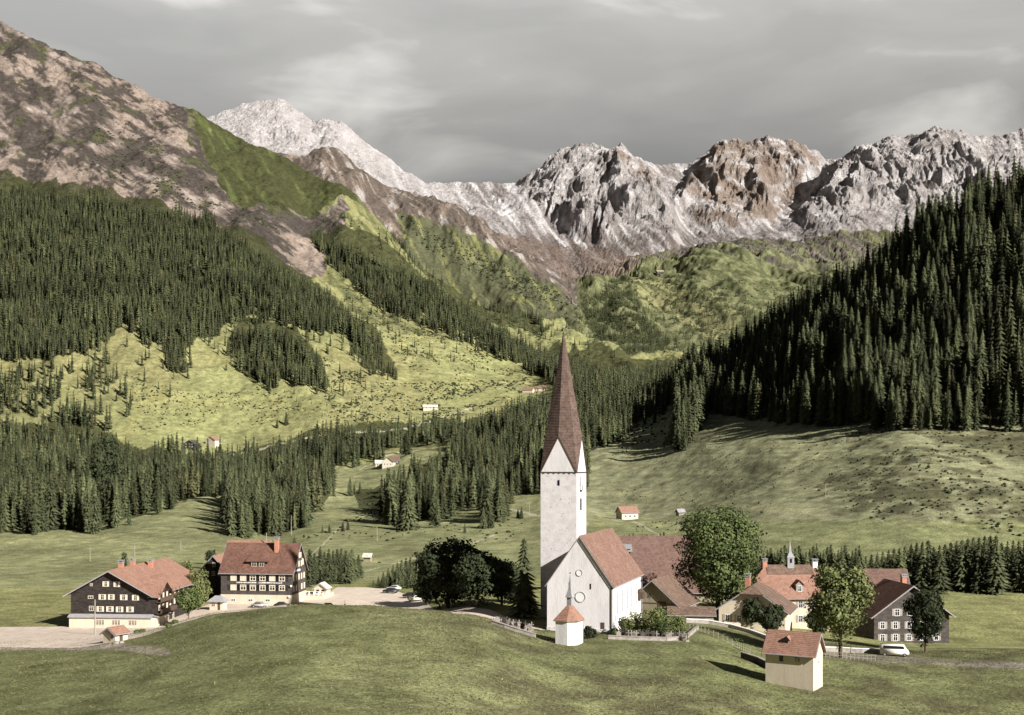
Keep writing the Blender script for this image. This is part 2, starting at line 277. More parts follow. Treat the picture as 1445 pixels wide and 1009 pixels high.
# forest floor
FOR = {
 'upper_left': ([(-400,225),(120,272),(200,288),(300,308),(330,330),(440,400),(480,430),(530,470),(548,505),(520,515),(500,480),(470,472),(400,462),(330,452),(300,478),(260,482),(230,482),(205,488),(172,452),(160,486),(120,505),(-400,520)], 5.6, 21),
 'left_rim': ([(-300,505),(120,505),(160,500),(178,530),(190,580),(170,606),(120,604),(-300,600)], 9, 22),
 'clump_one': ([(224,497),(232,478),(258,470),(282,478),(262,500),(258,534),(232,530)], 6, 19),
 'clump_two': ([(316,505),(322,478),(345,456),(420,470),(450,510),(466,556),(446,556),(420,538),(370,545),(330,520)], 5.5, 21),
 'clump_three': ([(488,482),(520,488),(560,518),(558,532),(520,526),(498,508)], 5.2, 15),
 'middle_strip': ([(440,318),(480,338),(560,378),(615,402),(645,425),(672,440),(725,470),(790,500),(790,535),(745,525),(690,500),(645,482),(600,462),(540,440),(500,405),(462,372),(442,345)], 5.6, 20),
 'upper_strip': ([(548,312),(620,356),(700,405),(770,450),(770,478),(720,455),(670,425),(615,385),(560,350)], 7, 17),
 'gorge_far': ([(700,488),(790,505),(850,520),(900,528),(950,515),(960,560),(950,572),(900,600),(850,628),(828,640),(640,624),(640,600),(700,592),(780,562),(790,545),(730,512)], 5.4, 22),
 'gorge_mid': ([(560,690),(585,665),(640,648),(642,600),(700,594),(770,574),(800,575),(828,600),(830,690),(766,690),(722,700),(704,738),(688,738),(672,716),(640,712),(612,738),(552,744),(540,722),(506,720),(500,698)], 6.0, 23),
 'gorge_left': ([(-400,590),(120,600),(190,640),(330,640),(400,628),(470,610),(540,600),(640,596),(640,618),(570,630),(470,664),(466,700),(424,748),(400,756),(330,760),(312,735),(316,700),(280,702),(120,752),(-400,750)], 6.0, 23),
 'right_hill': ([(948,520),(1290,300),(1500,140),(2100,-100),(2100,610),(1290,608),(1200,603),(1100,600),(1050,592),(1000,582),(965,640),(936,632),(955,570)], 5.9, 26),
 'head_slope': ([(820,425),(885,385),(905,440),(960,490),(950,520),(880,512),(830,470)], 6.5, 14),
 'head_spur': ([(930,385),(960,392),(1060,432),(1100,440),(1060,470),(1000,470),(950,440)], 16, 12),
}
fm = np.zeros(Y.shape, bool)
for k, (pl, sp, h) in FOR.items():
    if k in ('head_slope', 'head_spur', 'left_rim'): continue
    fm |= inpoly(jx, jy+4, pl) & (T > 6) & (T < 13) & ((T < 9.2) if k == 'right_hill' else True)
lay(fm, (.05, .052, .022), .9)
def line_soft(pts, wd):
    d = np.full(Y.shape, 1e9); a_ = Pxx+2*nB; b_ = P0+1.2*nB
    for (x0, y0), (x1, y1) in zip(pts, pts[1:]):
        L2 = (x1-x0)**2+(y1-y0)**2; t = np.clip(((a_-x0)*(x1-x0)+(b_-y0)*(y1-y0))/L2, 0, 1); d = np.minimum(d, np.hypot(a_-x0-t*(x1-x0), b_-y0-t*(y1-y0)))
    return soft(wd-d, -1, 2)*((T > 1) & (T < 3.5))
lay(line_soft([(-200,914),(60,911),(150,912),(200,918),(235,921)], 6), (.34, .285, .235), .85)
lay(line_soft([(1150,924),(1200,926),(1290,932),(1500,945)], 5), (.22, .19, .155), .85)
# footpaths worn into the far slopes
for pts, wd in (([(300,640),(360,632),(440,622),(530,610),(575,604),(620,592),(665,575)], .9), ([(508,662),(540,646),(560,640),(600,632)], .8), ([(868,738),(905,742),(925,752),(940,762)], .9), ([(690,712),(725,722),(765,731),(830,742)], 1.5), ([(420,800),(480,745),(545,712)], .7), ([(500,810),(580,790),(700,755)], .7)):
    lay(near_line(Pxx, P0, pts, wd) & (T > 5.2), (.42, .39, .29), .8)
def terrain_material():
    m = bpy.data.materials.new('alpine_ground'); m.use_nodes = True; t = m.node_tree; b = t.nodes['Principled BSDF']
    b.inputs['Roughness'].default_value = .95; b.inputs['Specular IOR Level'].default_value = .05
    at = t.nodes.new('ShaderNodeVertexColor'); at.layer_name = 'cover'
    tc = t.nodes.new('ShaderNodeTexCoord')
    def noise(s, d, r=.6):
        n = t.nodes.new('ShaderNodeTexNoise'); n.inputs['Scale'].default_value = s; n.inputs['Detail'].default_value = d; n.inputs['Roughness'].default_value = r
        t.links.new(tc.outputs['Object'], n.inputs['Vector']); return n
    def ramp(s, a, b_, lo, hi):
        r = t.nodes.new('ShaderNodeMapRange'); r.inputs[1].default_value = a; r.inputs[2].default_value = b_; r.inputs[3].default_value = lo; r.inputs[4].default_value = hi
        t.links.new(s, r.inputs[0]); return r.outputs[0]
    def mul(a, b_):
        q = t.nodes.new('ShaderNodeMath'); q.operation = 'MULTIPLY'; t.links.new(a, q.inputs[0]); t.links.new(b_, q.inputs[1]); return q.outputs[0]
    n1 = noise(1.6, 4, .7); n2 = noise(.16, 6, .7); n3 = noise(.022, 6, .65)
    v = mul(mul(ramp(n1.outputs[0], .35, .65, .55, 1.45), ramp(n2.outputs[0], .35, .65, .68, 1.32)), ramp(n3.outputs[0], .35, .65, .84, 1.16))
    mx = t.nodes.new('ShaderNodeMix'); mx.data_type = 'RGBA'; mx.blend_type = 'MULTIPLY'; mx.inputs[0].default_value = 1
    t.links.new(at.outputs['Color'], mx.inputs[6])
    cb = t.nodes.new('ShaderNodeCombineColor')
    for i in range(3): t.links.new(v, cb.inputs[i])
    t.links.new(cb.outputs[0], mx.inputs[7]); t.links.new(mx.outputs[2], b.inputs['Base Color'])
    b1 = t.nodes.new('ShaderNodeBump'); b1.inputs['Distance'].default_value = .5; t.links.new(n1.outputs[0], b1.inputs['Height']); b1.inputs['Strength'].default_value = .6
    rn = noise(.035, 9, .72)
    b2 = t.nodes.new('ShaderNodeBump'); b2.inputs['Distance'].default_value = 36; t.links.new(rn.outputs[0], b2.inputs['Height']); t.links.new(at.outputs['Alpha'], b2.inputs['Strength'])
    t.links.new(b1.outputs[0], b2.inputs['Normal']); t.links.new(b2.outputs[0], b.inputs['Normal'])
    return m
M_terr = terrain_material()
nr, nc = Y.shape
V = np.stack([X, Y, Z], -1).reshape(-1, 3)
ii = np.arange(nr*nc).reshape(nr, nc)
Q = np.stack([ii[:-1, :-1], ii[:-1, 1:], ii[1:, 1:], ii[1:, :-1]], -1)
smooth_f = (T[:-1, :-1] < 14.2)
def ground_mesh(name, quads, lift=0.0, m=M_terr, kind='structure', sm=None):
    qf = quads.reshape(-1, 4); u, inv = np.unique(qf, return_inverse=True); vv = V[u].copy(); vv[:, 2] += lift
    o = npobj(name, vv, inv.reshape(-1, 4), m); me = o.data
    if m is M_terr:
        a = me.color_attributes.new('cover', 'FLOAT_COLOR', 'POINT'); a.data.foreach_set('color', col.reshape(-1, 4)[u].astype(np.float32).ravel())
    me.polygons.foreach_set('use_smooth', (np.ones(len(qf), bool) if sm is None else sm.ravel())); o['kind'] = kind
    return o
lo = T[:-1, 0] < 14.0
rs = int(np.argmax(~lo))
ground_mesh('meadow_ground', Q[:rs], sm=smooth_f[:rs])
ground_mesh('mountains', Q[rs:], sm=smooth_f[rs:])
M_gravel = material('pale_gravel', (.60, .50, .40), .9, .12, .4, .03)
M_road = material('dusty_road', (.56, .46, .37), .9, .15, .5, .03)
qc = lambda A: (A[:-1, :-1]+A[1:, 1:])/2
qx, qy, qt = qc(Pxx), qc(P1), qc(T)
def patch(name, poly, t0, t1, lift, m):
    k = inpoly(qx, qy, poly) & (qt > t0) & (qt < t1)
    if k.any(): return ground_mesh(name, Q[k], lift, m)
patch('square', [(404,868),(425,843),(462,838),(475,829),(540,829),(560,834),(600,850),(625,870)], 3.3, 6, .05, M_gravel)
patch('village_street', [(-160,912),(-160,886),(100,884),(230,878),(262,866),(300,850),(404,843),(404,880),(300,884),(235,897),(150,912),(100,915)], 2.95, 5, .05, M_road)
patch('lane', [(625,860),(660,856),(690,860),(715,871),(755,884),(770,890),(740,886),(700,876),(670,868),(640,866)], 2.7, 4.6, .05, M_road)
# ------------------------------------------------------------------ materials
M_spruce = material('spruce_needles', (.020, .025, .012), .9, .45, .5, col2=(.115, .125, .055), rand=.4)
M_spruce_far = material('spruce_needles_far', (.026, .032, .015), .9, .4, .25, col2=(.080, .088, .038))
def tinted(m):
    t = m.node_tree; b = t.nodes['Principled BSDF']; src = b.inputs['Base Color'].links[0].from_socket
    a = t.nodes.new('ShaderNodeAttribute'); a.attribute_name = 'tint'; x = t.nodes.new('ShaderNodeMix'); x.data_type = 'RGBA'; x.blend_type = 'MULTIPLY'; x.inputs[0].default_value = 1
    t.links.new(src, x.inputs[6]); t.links.new(a.outputs['Color'], x.inputs[7]); t.links.new(x.outputs[2], b.inputs['Base Color'])
tinted(M_spruce_far)
M_bark = material('bark', (.12, .085, .06), .95, .3, 2)
M_leaf = material('maple_leaves', (.045, .065, .022), .8, .3, .5, col2=(.14, .17, .055), rand=.15)
M_leaf_y = material('yellow_green_leaves', (.045, .055, .02), .8, .3, 1.1, col2=(.21, .225, .08), rand=.1)
M_leaf_d = material('dark_leaves', (.014, .018, .009), .9, .3, .8, col2=(.052, .064, .026), rand=.15)
M_scrub = material('juniper_scrub', (.03, .036, .016), .95, .3, .2)
M_plaster = material('white_plaster', (.57, .53, .515), .9, .08, .8, .03, 6, col2=(.71, .67, .655), stretch=(1, 1, .22), pos=(.25, .55))
M_rough = material('rubble_plaster', (.55, .51, .49), .95, .1, .9, .07, 6, col2=(.70, .655, .64), pos=(.3, .6))
def spots(m, dark, scale, thr):
    t = m.node_tree; b = t.nodes['Principled BSDF']; n = t.nodes.new('ShaderNodeTexNoise'); n.inputs['Scale'].default_value = scale; n.inputs['Detail'].default_value = 2
    tc = t.nodes.new('ShaderNodeTexCoord'); t.links.new(tc.outputs['Object'], n.inputs['Vector'])
    r = t.nodes.new('ShaderNodeMapRange'); r.inputs[1].default_value = thr; r.inputs[2].default_value = thr+.03; t.links.new(n.outputs[0], r.inputs[0])
    mx = t.nodes.new('ShaderNodeMix'); mx.data_type = 'RGBA'; t.links.new(r.outputs[0], mx.inputs[0]); src = b.inputs['Base Color'].links[0].from_socket
    t.links.new(src, mx.inputs[6]); mx.inputs[7].default_value = (*dark, 1); t.links.new(mx.outputs[2], b.inputs['Base Color'])
spots(M_rough, (.16, .13, .12), 2.4, .665)
M_cream = material('cream_render', (.47, .40, .31), .9, .08, .9, .02, 6, col2=(.61, .52, .39), stretch=(1, 1, .3), pos=(.25, .6))
M_creamw = material('cream_paint', (.62, .55, .43), .7, .06, 3)
M_shingle = material('dark_shingles', (.020, .016, .014), .9, .4, 1.2, .06, 5, col2=(.052, .042, .036), stretch=(1, 1, 2.5))
M_shingle2 = material('weathered_dark_shingles', (.045, .038, .034), .9, .35, 1.0, .06, 5, col2=(.10, .085, .074), stretch=(1, 1, 2.5))
M_plank = material('grey_planks', (.22, .18, .13), .9, .35, 1.2, .03, col2=(.34, .29, .2), stretch=(6, 6, .3))
M_glass = material('window_glass', (.015, .015, .018), .15, .2, 2, spec=.6)
M_shut = material('grey_shutters', (.30, .27, .23), .8, .2, 4)
M_stone = material('stone', (.30, .265, .23), .95, .25, 1.5, .05)
M_metal = material('grey_sheet_metal', (.30, .29, .29), .6, .15, 2)
M_metalp = material('pale_leaded_glass', (.42, .41, .42), .5, .15, 1.5)
M_dkmetal = material('dark_iron', (.03, .03, .03), .6, .2, 3)
M_wood = material('brown_timber', (.09, .06, .042), .85, .3, 3)
M_brick = material('chimney_brick', (.42, .20, .13), .9, .25, 3, .02)
M_white = material('white_paint', (.78, .75, .72), .7, .05, 4)
M_pole = material('pale_wood_pole', (.30, .27, .22), .9, .15, 3)
T_church = tiles('church_tiles', (.20, .115, .085), (.29, .175, .13), (.12, .07, .055))
T_spire = tiles('spire_shingles', (.10, .066, .052), (.17, .115, .09), (.06, .038, .032), .45)
T_orange = tiles('orange_tiles', (.27, .145, .10), (.35, .20, .145), (.20, .105, .075))
T_brown = tiles('brown_tiles', (.13, .068, .05), (.22, .115, .08), (.08, .04, .03))
T_barn = tiles('barn_shingles', (.15, .088, .068), (.21, .13, .10), (.10, .06, .05), .5)
T_old = tiles('old_mossy_tiles', (.13, .09, .065), (.22, .14, .10), (.07, .05, .04))
# ------------------------------------------------------------------ primitive builders
class Face:                                                # a wall plane: u along it, v up, n outward
    def __init__(s, o, u, n): s.o = Vector(o); s.u = Vector(u).normalized(); s.n = Vector(n).normalized()
    def p(s, u, v, n): return s.o+s.u*u+Vector((0, 0, 1))*v+s.n*n
def fbox(bm, f, u0, u1, v0, v1, n0, n1):
    vs = [bm.verts.new(f.p(u, v, n)) for n in (n0, n1) for u, v in ((u0, v0), (u1, v0), (u1, v1), (u0, v1))]
    for q in ((3,2,1,0), (4,5,6,7), (0,1,5,4), (1,2,6,5), (2,3,7,6), (3,0,4,7)): bm.faces.new([vs[i] for i in q])
WORLDF = Face((0, 0, 0), (1, 0, 0), (0, -1, 0))
def box(bm, x0, x1, y0, y1, z0, z1): fbox(bm, Face((0, 0, 0), (1, 0, 0), (0, 1, 0)), x0, x1, z0, z1, y0, y1)
def tube(bm, a, b, r0, r1, n=8, cap=True):
    a = Vector(a); b = Vector(b); d = (b-a).normalized(); s = d.orthogonal().normalized(); t = d.cross(s); rings = []
    for c, r in ((a, r0), (b, r1)): rings.append([bm.verts.new(c+(s*math.cos(2*PI*i/n)+t*math.sin(2*PI*i/n))*r) for i in range(n)])
    for i in range(n): bm.faces.new((rings[0][i], rings[0][(i+1) % n], rings[1][(i+1) % n], rings[1][i]))
    if cap: bm.faces.new(rings[0][::-1]); bm.faces.new(rings[1])
def prism(bm, pts, off):                                   # extrude polygon pts (3D) by off
    a = [bm.verts.new(p) for p in pts]; b = [bm.verts.new(Vector(p)+off) for p in pts]; n = len(pts)
    bm.faces.new(a[::-1]); bm.faces.new(b)
    for i in range(n): bm.faces.new((a[i], a[(i+1) % n], b[(i+1) % n], b[i]))
def slab(bm, q, th):                                       # roof slab from 4 top points, thickness th downwards
    prism(bm, [Vector(p) for p in q], Vector((0, 0, -th)))
def window(root, f, u, v, wd, ht, mf=None, mp_=None, cross=True, shut=None, open_=1.0, fat=0.0):
    mf = mf or M_creamw; t = (.09 if wd > .7 else .07)+fat
    bm = bmesh.new()
    fbox(bm, f, u-wd/2, u+wd/2, v, v+t, .0, .07); fbox(bm, f, u-wd/2, u+wd/2, v+ht-t, v+ht, .0, .07)
    fbox(bm, f, u-wd/2, u-wd/2+t, v+t, v+ht-t, .0, .065); fbox(bm, f, u+wd/2-t, u+wd/2, v+t, v+ht-t, .0, .065)
    if cross: fbox(bm, f, u-t*.35, u+t*.35, v+t, v+ht-t, .0, .055); fbox(bm, f, u-wd/2+t, u+wd/2-t, v+ht*.6, v+ht*.6+t*.6, .0, .05)
    w_ = obj('window', bm, mf, root)
    bm = bmesh.new(); fbox(bm, f, u-wd/2+t*.8, u+wd/2-t*.8, v+t*.8, v+ht-t*.8, -.02, .02); obj('pane', bm, mp_ or M_glass, w_)
    if shut:
        for s in (-1, 1):
            bm = bmesh.new(); c = u+s*(wd/2+wd*.27*open_); fbox(bm, f, c-wd*.25, c+wd*.25, v, v+ht, .01, .06); obj('shutter', bm, shut, w_)
    return w_
M_pane_cream = material('cream_pane', (.62, .55, .42), .6, .2, 3)  # pale cream pane colour, mottled by noise
def house(name, label, cat, px, Yd, rot, L, W, wh, rh, wallm, roofm, ov=.6, axis='x', base=None, group=None, hip=0.0, found=2.0, plinth=None, th=.18, pos=None, half=None):
    """local frame: origin base centre; ridge along x (axis x) or y; returns root, dict of faces"""
    if pos is None: p = P(px, 0, Yd); z = base if base is not None else zat(px, Yd); loc = Vector((p.x, Yd, z))
    else: loc = Vector(pos)
    root = empty(name, loc, rot); tag(root, label, cat, group)
    hx, hy = L/2, W/2
    bm = bmesh.new()
    rx, ry = (hx, hy) if axis == 'x' else (hy, hx)
    # walls: ridge along local a axis
    def q(a, b, z): return Vector((a, b, z)) if axis == 'x' else Vector((b, a, z))
    la, lb = (L/2, W/2) if axis == 'x' else (W/2, L/2)
    if hip >= .99: prism(bm, [q(-la, -lb, -found), q(la, -lb, -found), q(la, lb, -found), q(-la, lb, -found)], Vector((0, 0, found+wh)))
    elif hip > 0: prism(bm, [q(-la, -lb, -found), q(-la, lb, -found), q(-la, lb, wh), q(-la, lb*hip, wh+rh*(1-hip)), q(-la, -lb*hip, wh+rh*(1-hip)), q(-la, -lb, wh)], q(2*la, 0, 0))
    else: prism(bm, [q(-la, -lb, -found), q(-la, lb, -found), q(-la, lb, wh), q(-la, 0, wh+rh-.05), q(-la, -lb, wh)], q(2*la, 0, 0))
    bmesh.ops.recalc_face_normals(bm, faces=bm.faces)
    obj('wall', bm, wallm, root)
    bm = bmesh.new(); s = rh/lb; e = lb+ov; ze = wh-ov*s; A = la+ov; up = .12
    if hip > 0:
        hl = min(lb*hip, la-.3) if hip < .99 else lb*.9
        r0 = la+ov-hl-ov*.5; zt = wh+rh
        vs = [q(-A, -e, ze), q(A, -e, ze), q(A, e, ze), q(-A, e, ze), q(-r0, 0, zt), q(r0, 0, zt)]
        if hip >= .99:
            b = [bm.verts.new(v+Vector((0, 0, up))) for v in vs]; lo_ = [bm.verts.new(v+Vector((0, 0, up-.2))) for v in vs[:4]]
            for fc in ((0,1,5,4), (1,2,5), (2,3,4,5), (3,0,4)): bm.faces.new([b[i] for i in fc])
            for i in range(4): bm.faces.new((b[i], lo_[i], lo_[(i+1) % 4], b[(i+1) % 4]))
            bm.faces.new(lo_[::-1])
        else:                                           # half hips
            zh = wh+rh*(1-hip)
            eh = lb*hip
            for sg in (-1, 1):
                slab(bm, [q(-A, sg*e, ze+up), q(A, sg*e, ze+up), q(A, sg*eh, zh+up), q(r0, 0, zt+up), q(-r0, 0, zt+up), q(-A, sg*eh, zh+up)], th)
                slab(bm, [q(sg*A, -eh, zh+up), q(sg*A, eh, zh+up), q(sg*r0, 0, zt+up+.01)], th)
    else:
        for sg in (-1, 1): slab(bm, [q(-A, sg*e, ze+up), q(A, sg*e, ze+up), q(A, sg*.0, wh+rh+up), q(-A, sg*.0, wh+rh+up)], th)
    bmesh.ops.recalc_face_normals(bm, faces=bm.faces)
    roof = obj('roof', bm, roofm, root)
    bm = bmesh.new()                                      # pale bargeboards and gutters
    if hip < .99:
        for sa in (-1, 1):
            for sg in (-1, 1):
                if hip: pa, pb = q(sa*(A+.03), sg*(e+.02), ze+up-.12), q(sa*(A+.03), sg*lb*hip, wh+rh*(1-hip)+up-.12)
                else: pa, pb = q(sa*(A+.03), sg*(e+.02), ze+up-.12), q(sa*(A+.03), 0, wh+rh+up-.1)
                prism(bm, [pa, pb, pb+Vector((0, 0, -.25)), pa+Vector((0, 0, -.25))], q(sa*.06, 0, 0))
    for sg in (-1, 1): tube(bm, q(-A, sg*(e+.08), ze+up-.1), q(A, sg*(e+.08), ze+up-.1), .09, .09, 6)
    bmesh.ops.recalc_face_normals(bm, faces=bm.faces); obj('gutter', bm, M_metal, roof)
    if plinth:
        bm = bmesh.new(); h_, m_ = plinth; g = .06; box(bm, -hx-g, hx+g, -hy-g, hy+g, -found, h_); obj('plinth', bm, m_, root)
    F_ = {'front': Face((0, -hy, 0), (1, 0, 0), (0, -1, 0)), 'right': Face((hx, 0, 0), (0, 1, 0), (1, 0, 0)), 'left': Face((-hx, 0, 0), (0, -1, 0), (-1, 0, 0)), 'back': Face((0, hy, 0), (-1, 0, 0), (0, 1, 0))}
    return root, F_, roof
def chimney(root, x, y, z0, z1, s=.45, m=None, cap=True, parent=None):
    bm = bmesh.new(); box(bm, x-s, x+s, y-s, y+s, z0, z1); c = obj('chimney', bm, m or M_brick, parent or root)
    if cap:
        bm = bmesh.new(); box(bm, x-s*1.25, x+s*1.25, y-s*1.25, y+s*1.25, z1+.003, z1+.15)
        for sx in (-1, 1):
            for sy in (-1, 1): box(bm, x+sx*s*.9-.06, x+sx*s*.9+.06, y+sy*s*.9-.06, y+sy*s*.9+.06, z1+.15, z1+.5)
        box(bm, x-s*1.3, x+s*1.3, y-s*1.3, y+s*1.3, z1+.503, z1+.62); obj('chimney_cap', bm, M_metal, c)
# ------------------------------------------------------------------ church
def church():
    th = R(-18); L, W = 25.3, 12.3
    corner = Vector((18.1, 215)); lv = Vector((-math.cos(R(18)), math.sin(R(18)))); tv = Vector((math.sin(R(18)), math.cos(R(18))))
    c = corner+lv*(W/2)+tv*(L/2)
    bz = -31.2; wh, rh = 8.8, 8.75
    root, f, roof = house('church', 'white church with tall pointed brown spire and steep tiled nave roof on the village meadow', 'church', 0, 0, th, W, L, wh, rh, M_plaster, T_church, ov=.28, axis='y', pos=(c.x, c.y, bz), found=2.5)
    fr, rt = f['front'], f['right']
    # round niches, slits, door on the gable
    for u, v, r in ((0-.05, 10.9, .62), (.15, 6.55, 1.0)):
        bm = bmesh.new()
        for k in range(24):
            a0, a1 = 2*PI*k/24, 2*PI*(k+1)/24
            pts = [fr.p(u+math.cos(a)*rr, v+math.sin(a)*rr, 0) for a, rr in ((a0, r), (a1, r), (a1, r*.84), (a0, r*.84))]
            prism(bm, pts, fr.n*.10)
        bmesh.ops.recalc_face_normals(bm, faces=bm.faces); w_ = obj('round_window', bm, M_metalp, root)
        bm = bmesh.new(); prism(bm, [fr.p(u+math.cos(2*PI*k/24)*r*.86, v+math.sin(2*PI*k/24)*r*.86, 0) for k in range(24)], fr.n*.03); bmesh.ops.recalc_face_normals(bm, faces=bm.faces); obj('pane', bm, M_white, w_)
    for u, v, w_, h_ in ((-1.9, 8.1, .28, 1.0), (2.0, 8.0, .28, 1.0)):
        bm = bmesh.new(); fbox(bm, fr, u-w_/2, u+w_/2, v, v+h_, 0, .03); obj('slit_window', bm, M_glass, root)
    bm = bmesh.new(); fbox(bm, fr, 3.9, 4.6, .2, 2.1, 0, .05); obj('door', bm, M_wood, root)
    bm = bmesh.new(); fbox(bm, fr, -W/2-.04, W/2+.04, -2.5, .9, 0, .08); fbox(bm, rt, -L/2, L/2, -2.5, .8, 0, .06); obj('plinth', bm, M_stone if False else M_rough, root)
    bm = bmesh.new(); tube(bm, fr.p(W/2-.25, -.5, .12), fr.p(W/2-.25, wh-.4, .12), .07, .07, 6); tube(bm, fr.p(W/2-.25, wh-.4, .12), fr.p(W/2+.25, wh-.05, .12), .07, .07, 6)
    obj('downpipe', bm, M_dkmetal, root)
    bm = bmesh.new(); tube(bm, rt.p(L/2-1.2, 1, .12), rt.p(L/2-1.2, wh-.1, .12), .09, .09, 6); fbox(bm, rt, L/2-1.5, L/2-.9, wh-1.6, wh-1.2, .0, .3); obj('downpipe', bm, M_dkmetal, root)
    # tall arched windows of the south wall
    for u in (-9.0, -5.0, -1.0, 3.0, 7.0):
        bm = bmesh.new(); pts = [rt.p(u-.62, 3.2, 0), rt.p(u+.62, 3.2, 0)]+[rt.p(u+.62*math.cos(a), 6.9+.62*math.sin(a), 0) for a in [PI*k/10 for k in range(11)]]
        prism(bm, pts, rt.n*.04); bmesh.ops.recalc_face_normals(bm, faces=bm.faces); w_ = obj('arched_window', bm, M_metalp, root)
        bm = bmesh.new()
        for k in range(4): fbox(bm, rt, u-.6, u+.6, 3.5+k*.95, 3.55+k*.95, .04, .07)
        fbox(bm, rt, u-.025, u+.025, 3.25, 7.4, .04, .075); obj('glazing_bars', bm, M_metal, w_)
    for u, v, w_, h_ in ((-10.6, 2.2, .3, 1.0), (1.6, 2.3, .35, .4)):
        bm = bmesh.new(); fbox(bm, rt, u-w_/2, u+w_/2, v, v+h_, 0, .04); obj('slit_window', bm, M_glass, root)
    bm = bmesh.new(); prism(bm, [rt.p(8.6, 4.1, 0), rt.p(10.7, 4.1, 0), rt.p(10.7, 5.3, 0), rt.p(8.6, 5.3, 0)], rt.n*1.1); prism(bm, [rt.p(8.4, 5.3, 0), rt.p(10.9, 5.3, 0), rt.p(10.9, 5.9, 0), rt.p(8.4, 5.9, 0)], rt.n*.4); bmesh.ops.recalc_face_normals(bm, faces=bm.faces)
    obj('side_porch', bm, M_wood, root)
    # orange ridge of tiles along the verge
    bm = bmesh.new()
    for sg in (1,):
        a = Vector((sg*(W/2-1.7), -L/2-.34, wh+rh*(1.7/(W/2))-.25)); b = Vector((sg*(.3), -L/2-.34, wh+rh-.6))
        prism(bm, [a, b, b+Vector((0, 0, -.18)), a+Vector((0, 0, -.18))], Vector((0, .05, 0)))
    bmesh.ops.recalc_face_normals(bm, faces=bm.faces); obj('verge', bm, T_orange, roof)
    # tower
    s = 7.5; h = s/2; tx = -W/2-.02+(-h)+0.0; 
    k0 = corner+lv*W+tv*21.0                      # front right corner of the tower
    tc_ = k0+lv*h+tv*h; d = tc_-c
    lx = d.dot(Vector((math.cos(R(18)), -math.sin(R(18))))); ly = d.dot(tv)
    eh = 28.8; ph = 36.0; tip = 57.9
    bm = bmesh.new(); box(bm, lx-h, lx+h, ly-h, ly+h, -2.5, eh); tower = obj('tower', bm, M_rough, root)
    tc4 = {'f': Face((lx, ly-h, 0), (1, 0, 0), (0, -1, 0)), 'r': Face((lx+h, ly, 0), (0, 1, 0), (1, 0, 0)), 'b': Face((lx, ly+h, 0), (-1, 0, 0), (0, 1, 0)), 'l': Face((lx-h, ly, 0), (0, -1, 0), (-1, 0, 0))}
    for nme, ff in tc4.items():
        bm = bmesh.new(); prism(bm, [ff.p(-h, eh+.16, -.4), ff.p(h, eh+.16, -.4), ff.p(0, ph, -.4)], ff.n*.4); bmesh.ops.recalc_face_normals(bm, faces=bm.faces); g_ = obj('tower_gable', bm, M_plaster, tower)
        bm = bmesh.new(); fbox(bm, ff, -h-.1, h+.1, eh-.02, eh+.15, -.1, .12); 
        for k in range(7): fbox(bm, ff, -h+.5+k*1.08, -h+.75+k*1.08, eh-.22, eh-.02, 0, .1)
        obj('cornice', bm, M_shingle2, tower)
        bm = bmesh.new()
        for sg in (-1, 1):
            pts = [ff.p(sg*(h+.12), eh+.05, .14), ff.p(0, ph+.25, .14), ff.p(0, ph-.1, .14), ff.p(sg*(h-.12), eh+.12, .14)]
            prism(bm, pts, ff.n*-.3)
        bmesh.ops.recalc_face_normals(bm, faces=bm.faces); obj('verge', bm, M_wood, tower)
    ff = tc4['f']; bm = bmesh.new(); fbox(bm, ff, -.22, .22, eh-2.6, eh-1.5, 0, .04); obj('slit_window', bm, M_glass, tower)
    ff = tc4['r']
    for u, v, w_, h_ in ((-1.2, eh-3.6, .45, 2.9), (-.6, eh-3.9, 1.6, .4), (-.6, 21.2, 1.1, 2.4), (.6, eh-3.6, .3, 1.2)):
        bm = bmesh.new(); fbox(bm, ff, u-w_/2, u+w_/2, v, v+h_, 0, .05); obj('belfry_opening', bm, M_glass, tower)
    # spire: eight-sided, folding down between the gables
    bm = bmesh.new(); ring0 = []; ring1 = []; r1 = h*1.03; r2 = 4.15; rm = 2.05
    tipv = bm.verts.new((lx, ly, tip))
    g8 = []; m8 = []
    for k in range(8):
        a = k*PI/4; 
        if k % 2 == 0: p = Vector((lx+math.cos(a)*r1, ly+math.sin(a)*r1, ph+.12))
        else: p = Vector((lx+math.cos(a)*r2, ly+math.sin(a)*r2, ph-.2))
        g8.append(bm.verts.new(p)); m8.append(bm.verts.new((lx+math.cos(a)*rm, ly+math.sin(a)*rm, ph+10)))
    for k in range(8):
        j = (k+1) % 8; bm.faces.new((g8[k], g8[j], m8[j], m8[k])); bm.faces.new((m8[k], m8[j], tipv))
    for k in (1, 3, 5, 7):
        a = k*PI/4; q = bm.verts.new((lx+math.cos(a)*(h*1.414+.15), ly+math.sin(a)*(h*1.414+.15), eh+.05))
        bm.faces.new((g8[k-1], q, g8[k])); bm.faces.new((g8[k], q, g8[(k+1) % 8]))
    bmesh.ops.recalc_face_normals(bm, faces=bm.faces); sp = obj('spire', bm, T_spire, root)
    bm = bmesh.new(); tube(bm, (lx, ly, tip-.8), (lx, ly, tip+1.1), .09, .05, 6); bmesh.ops.create_icosphere(bm, subdivisions=2, radius=.24, matrix=Matrix.Translation((lx, ly, tip+.35))); box(bm, lx-.32, lx+.32, ly-.05, ly+.05, tip+.75, tip+.86)
    obj('cross', bm, M_metal, sp)
church()
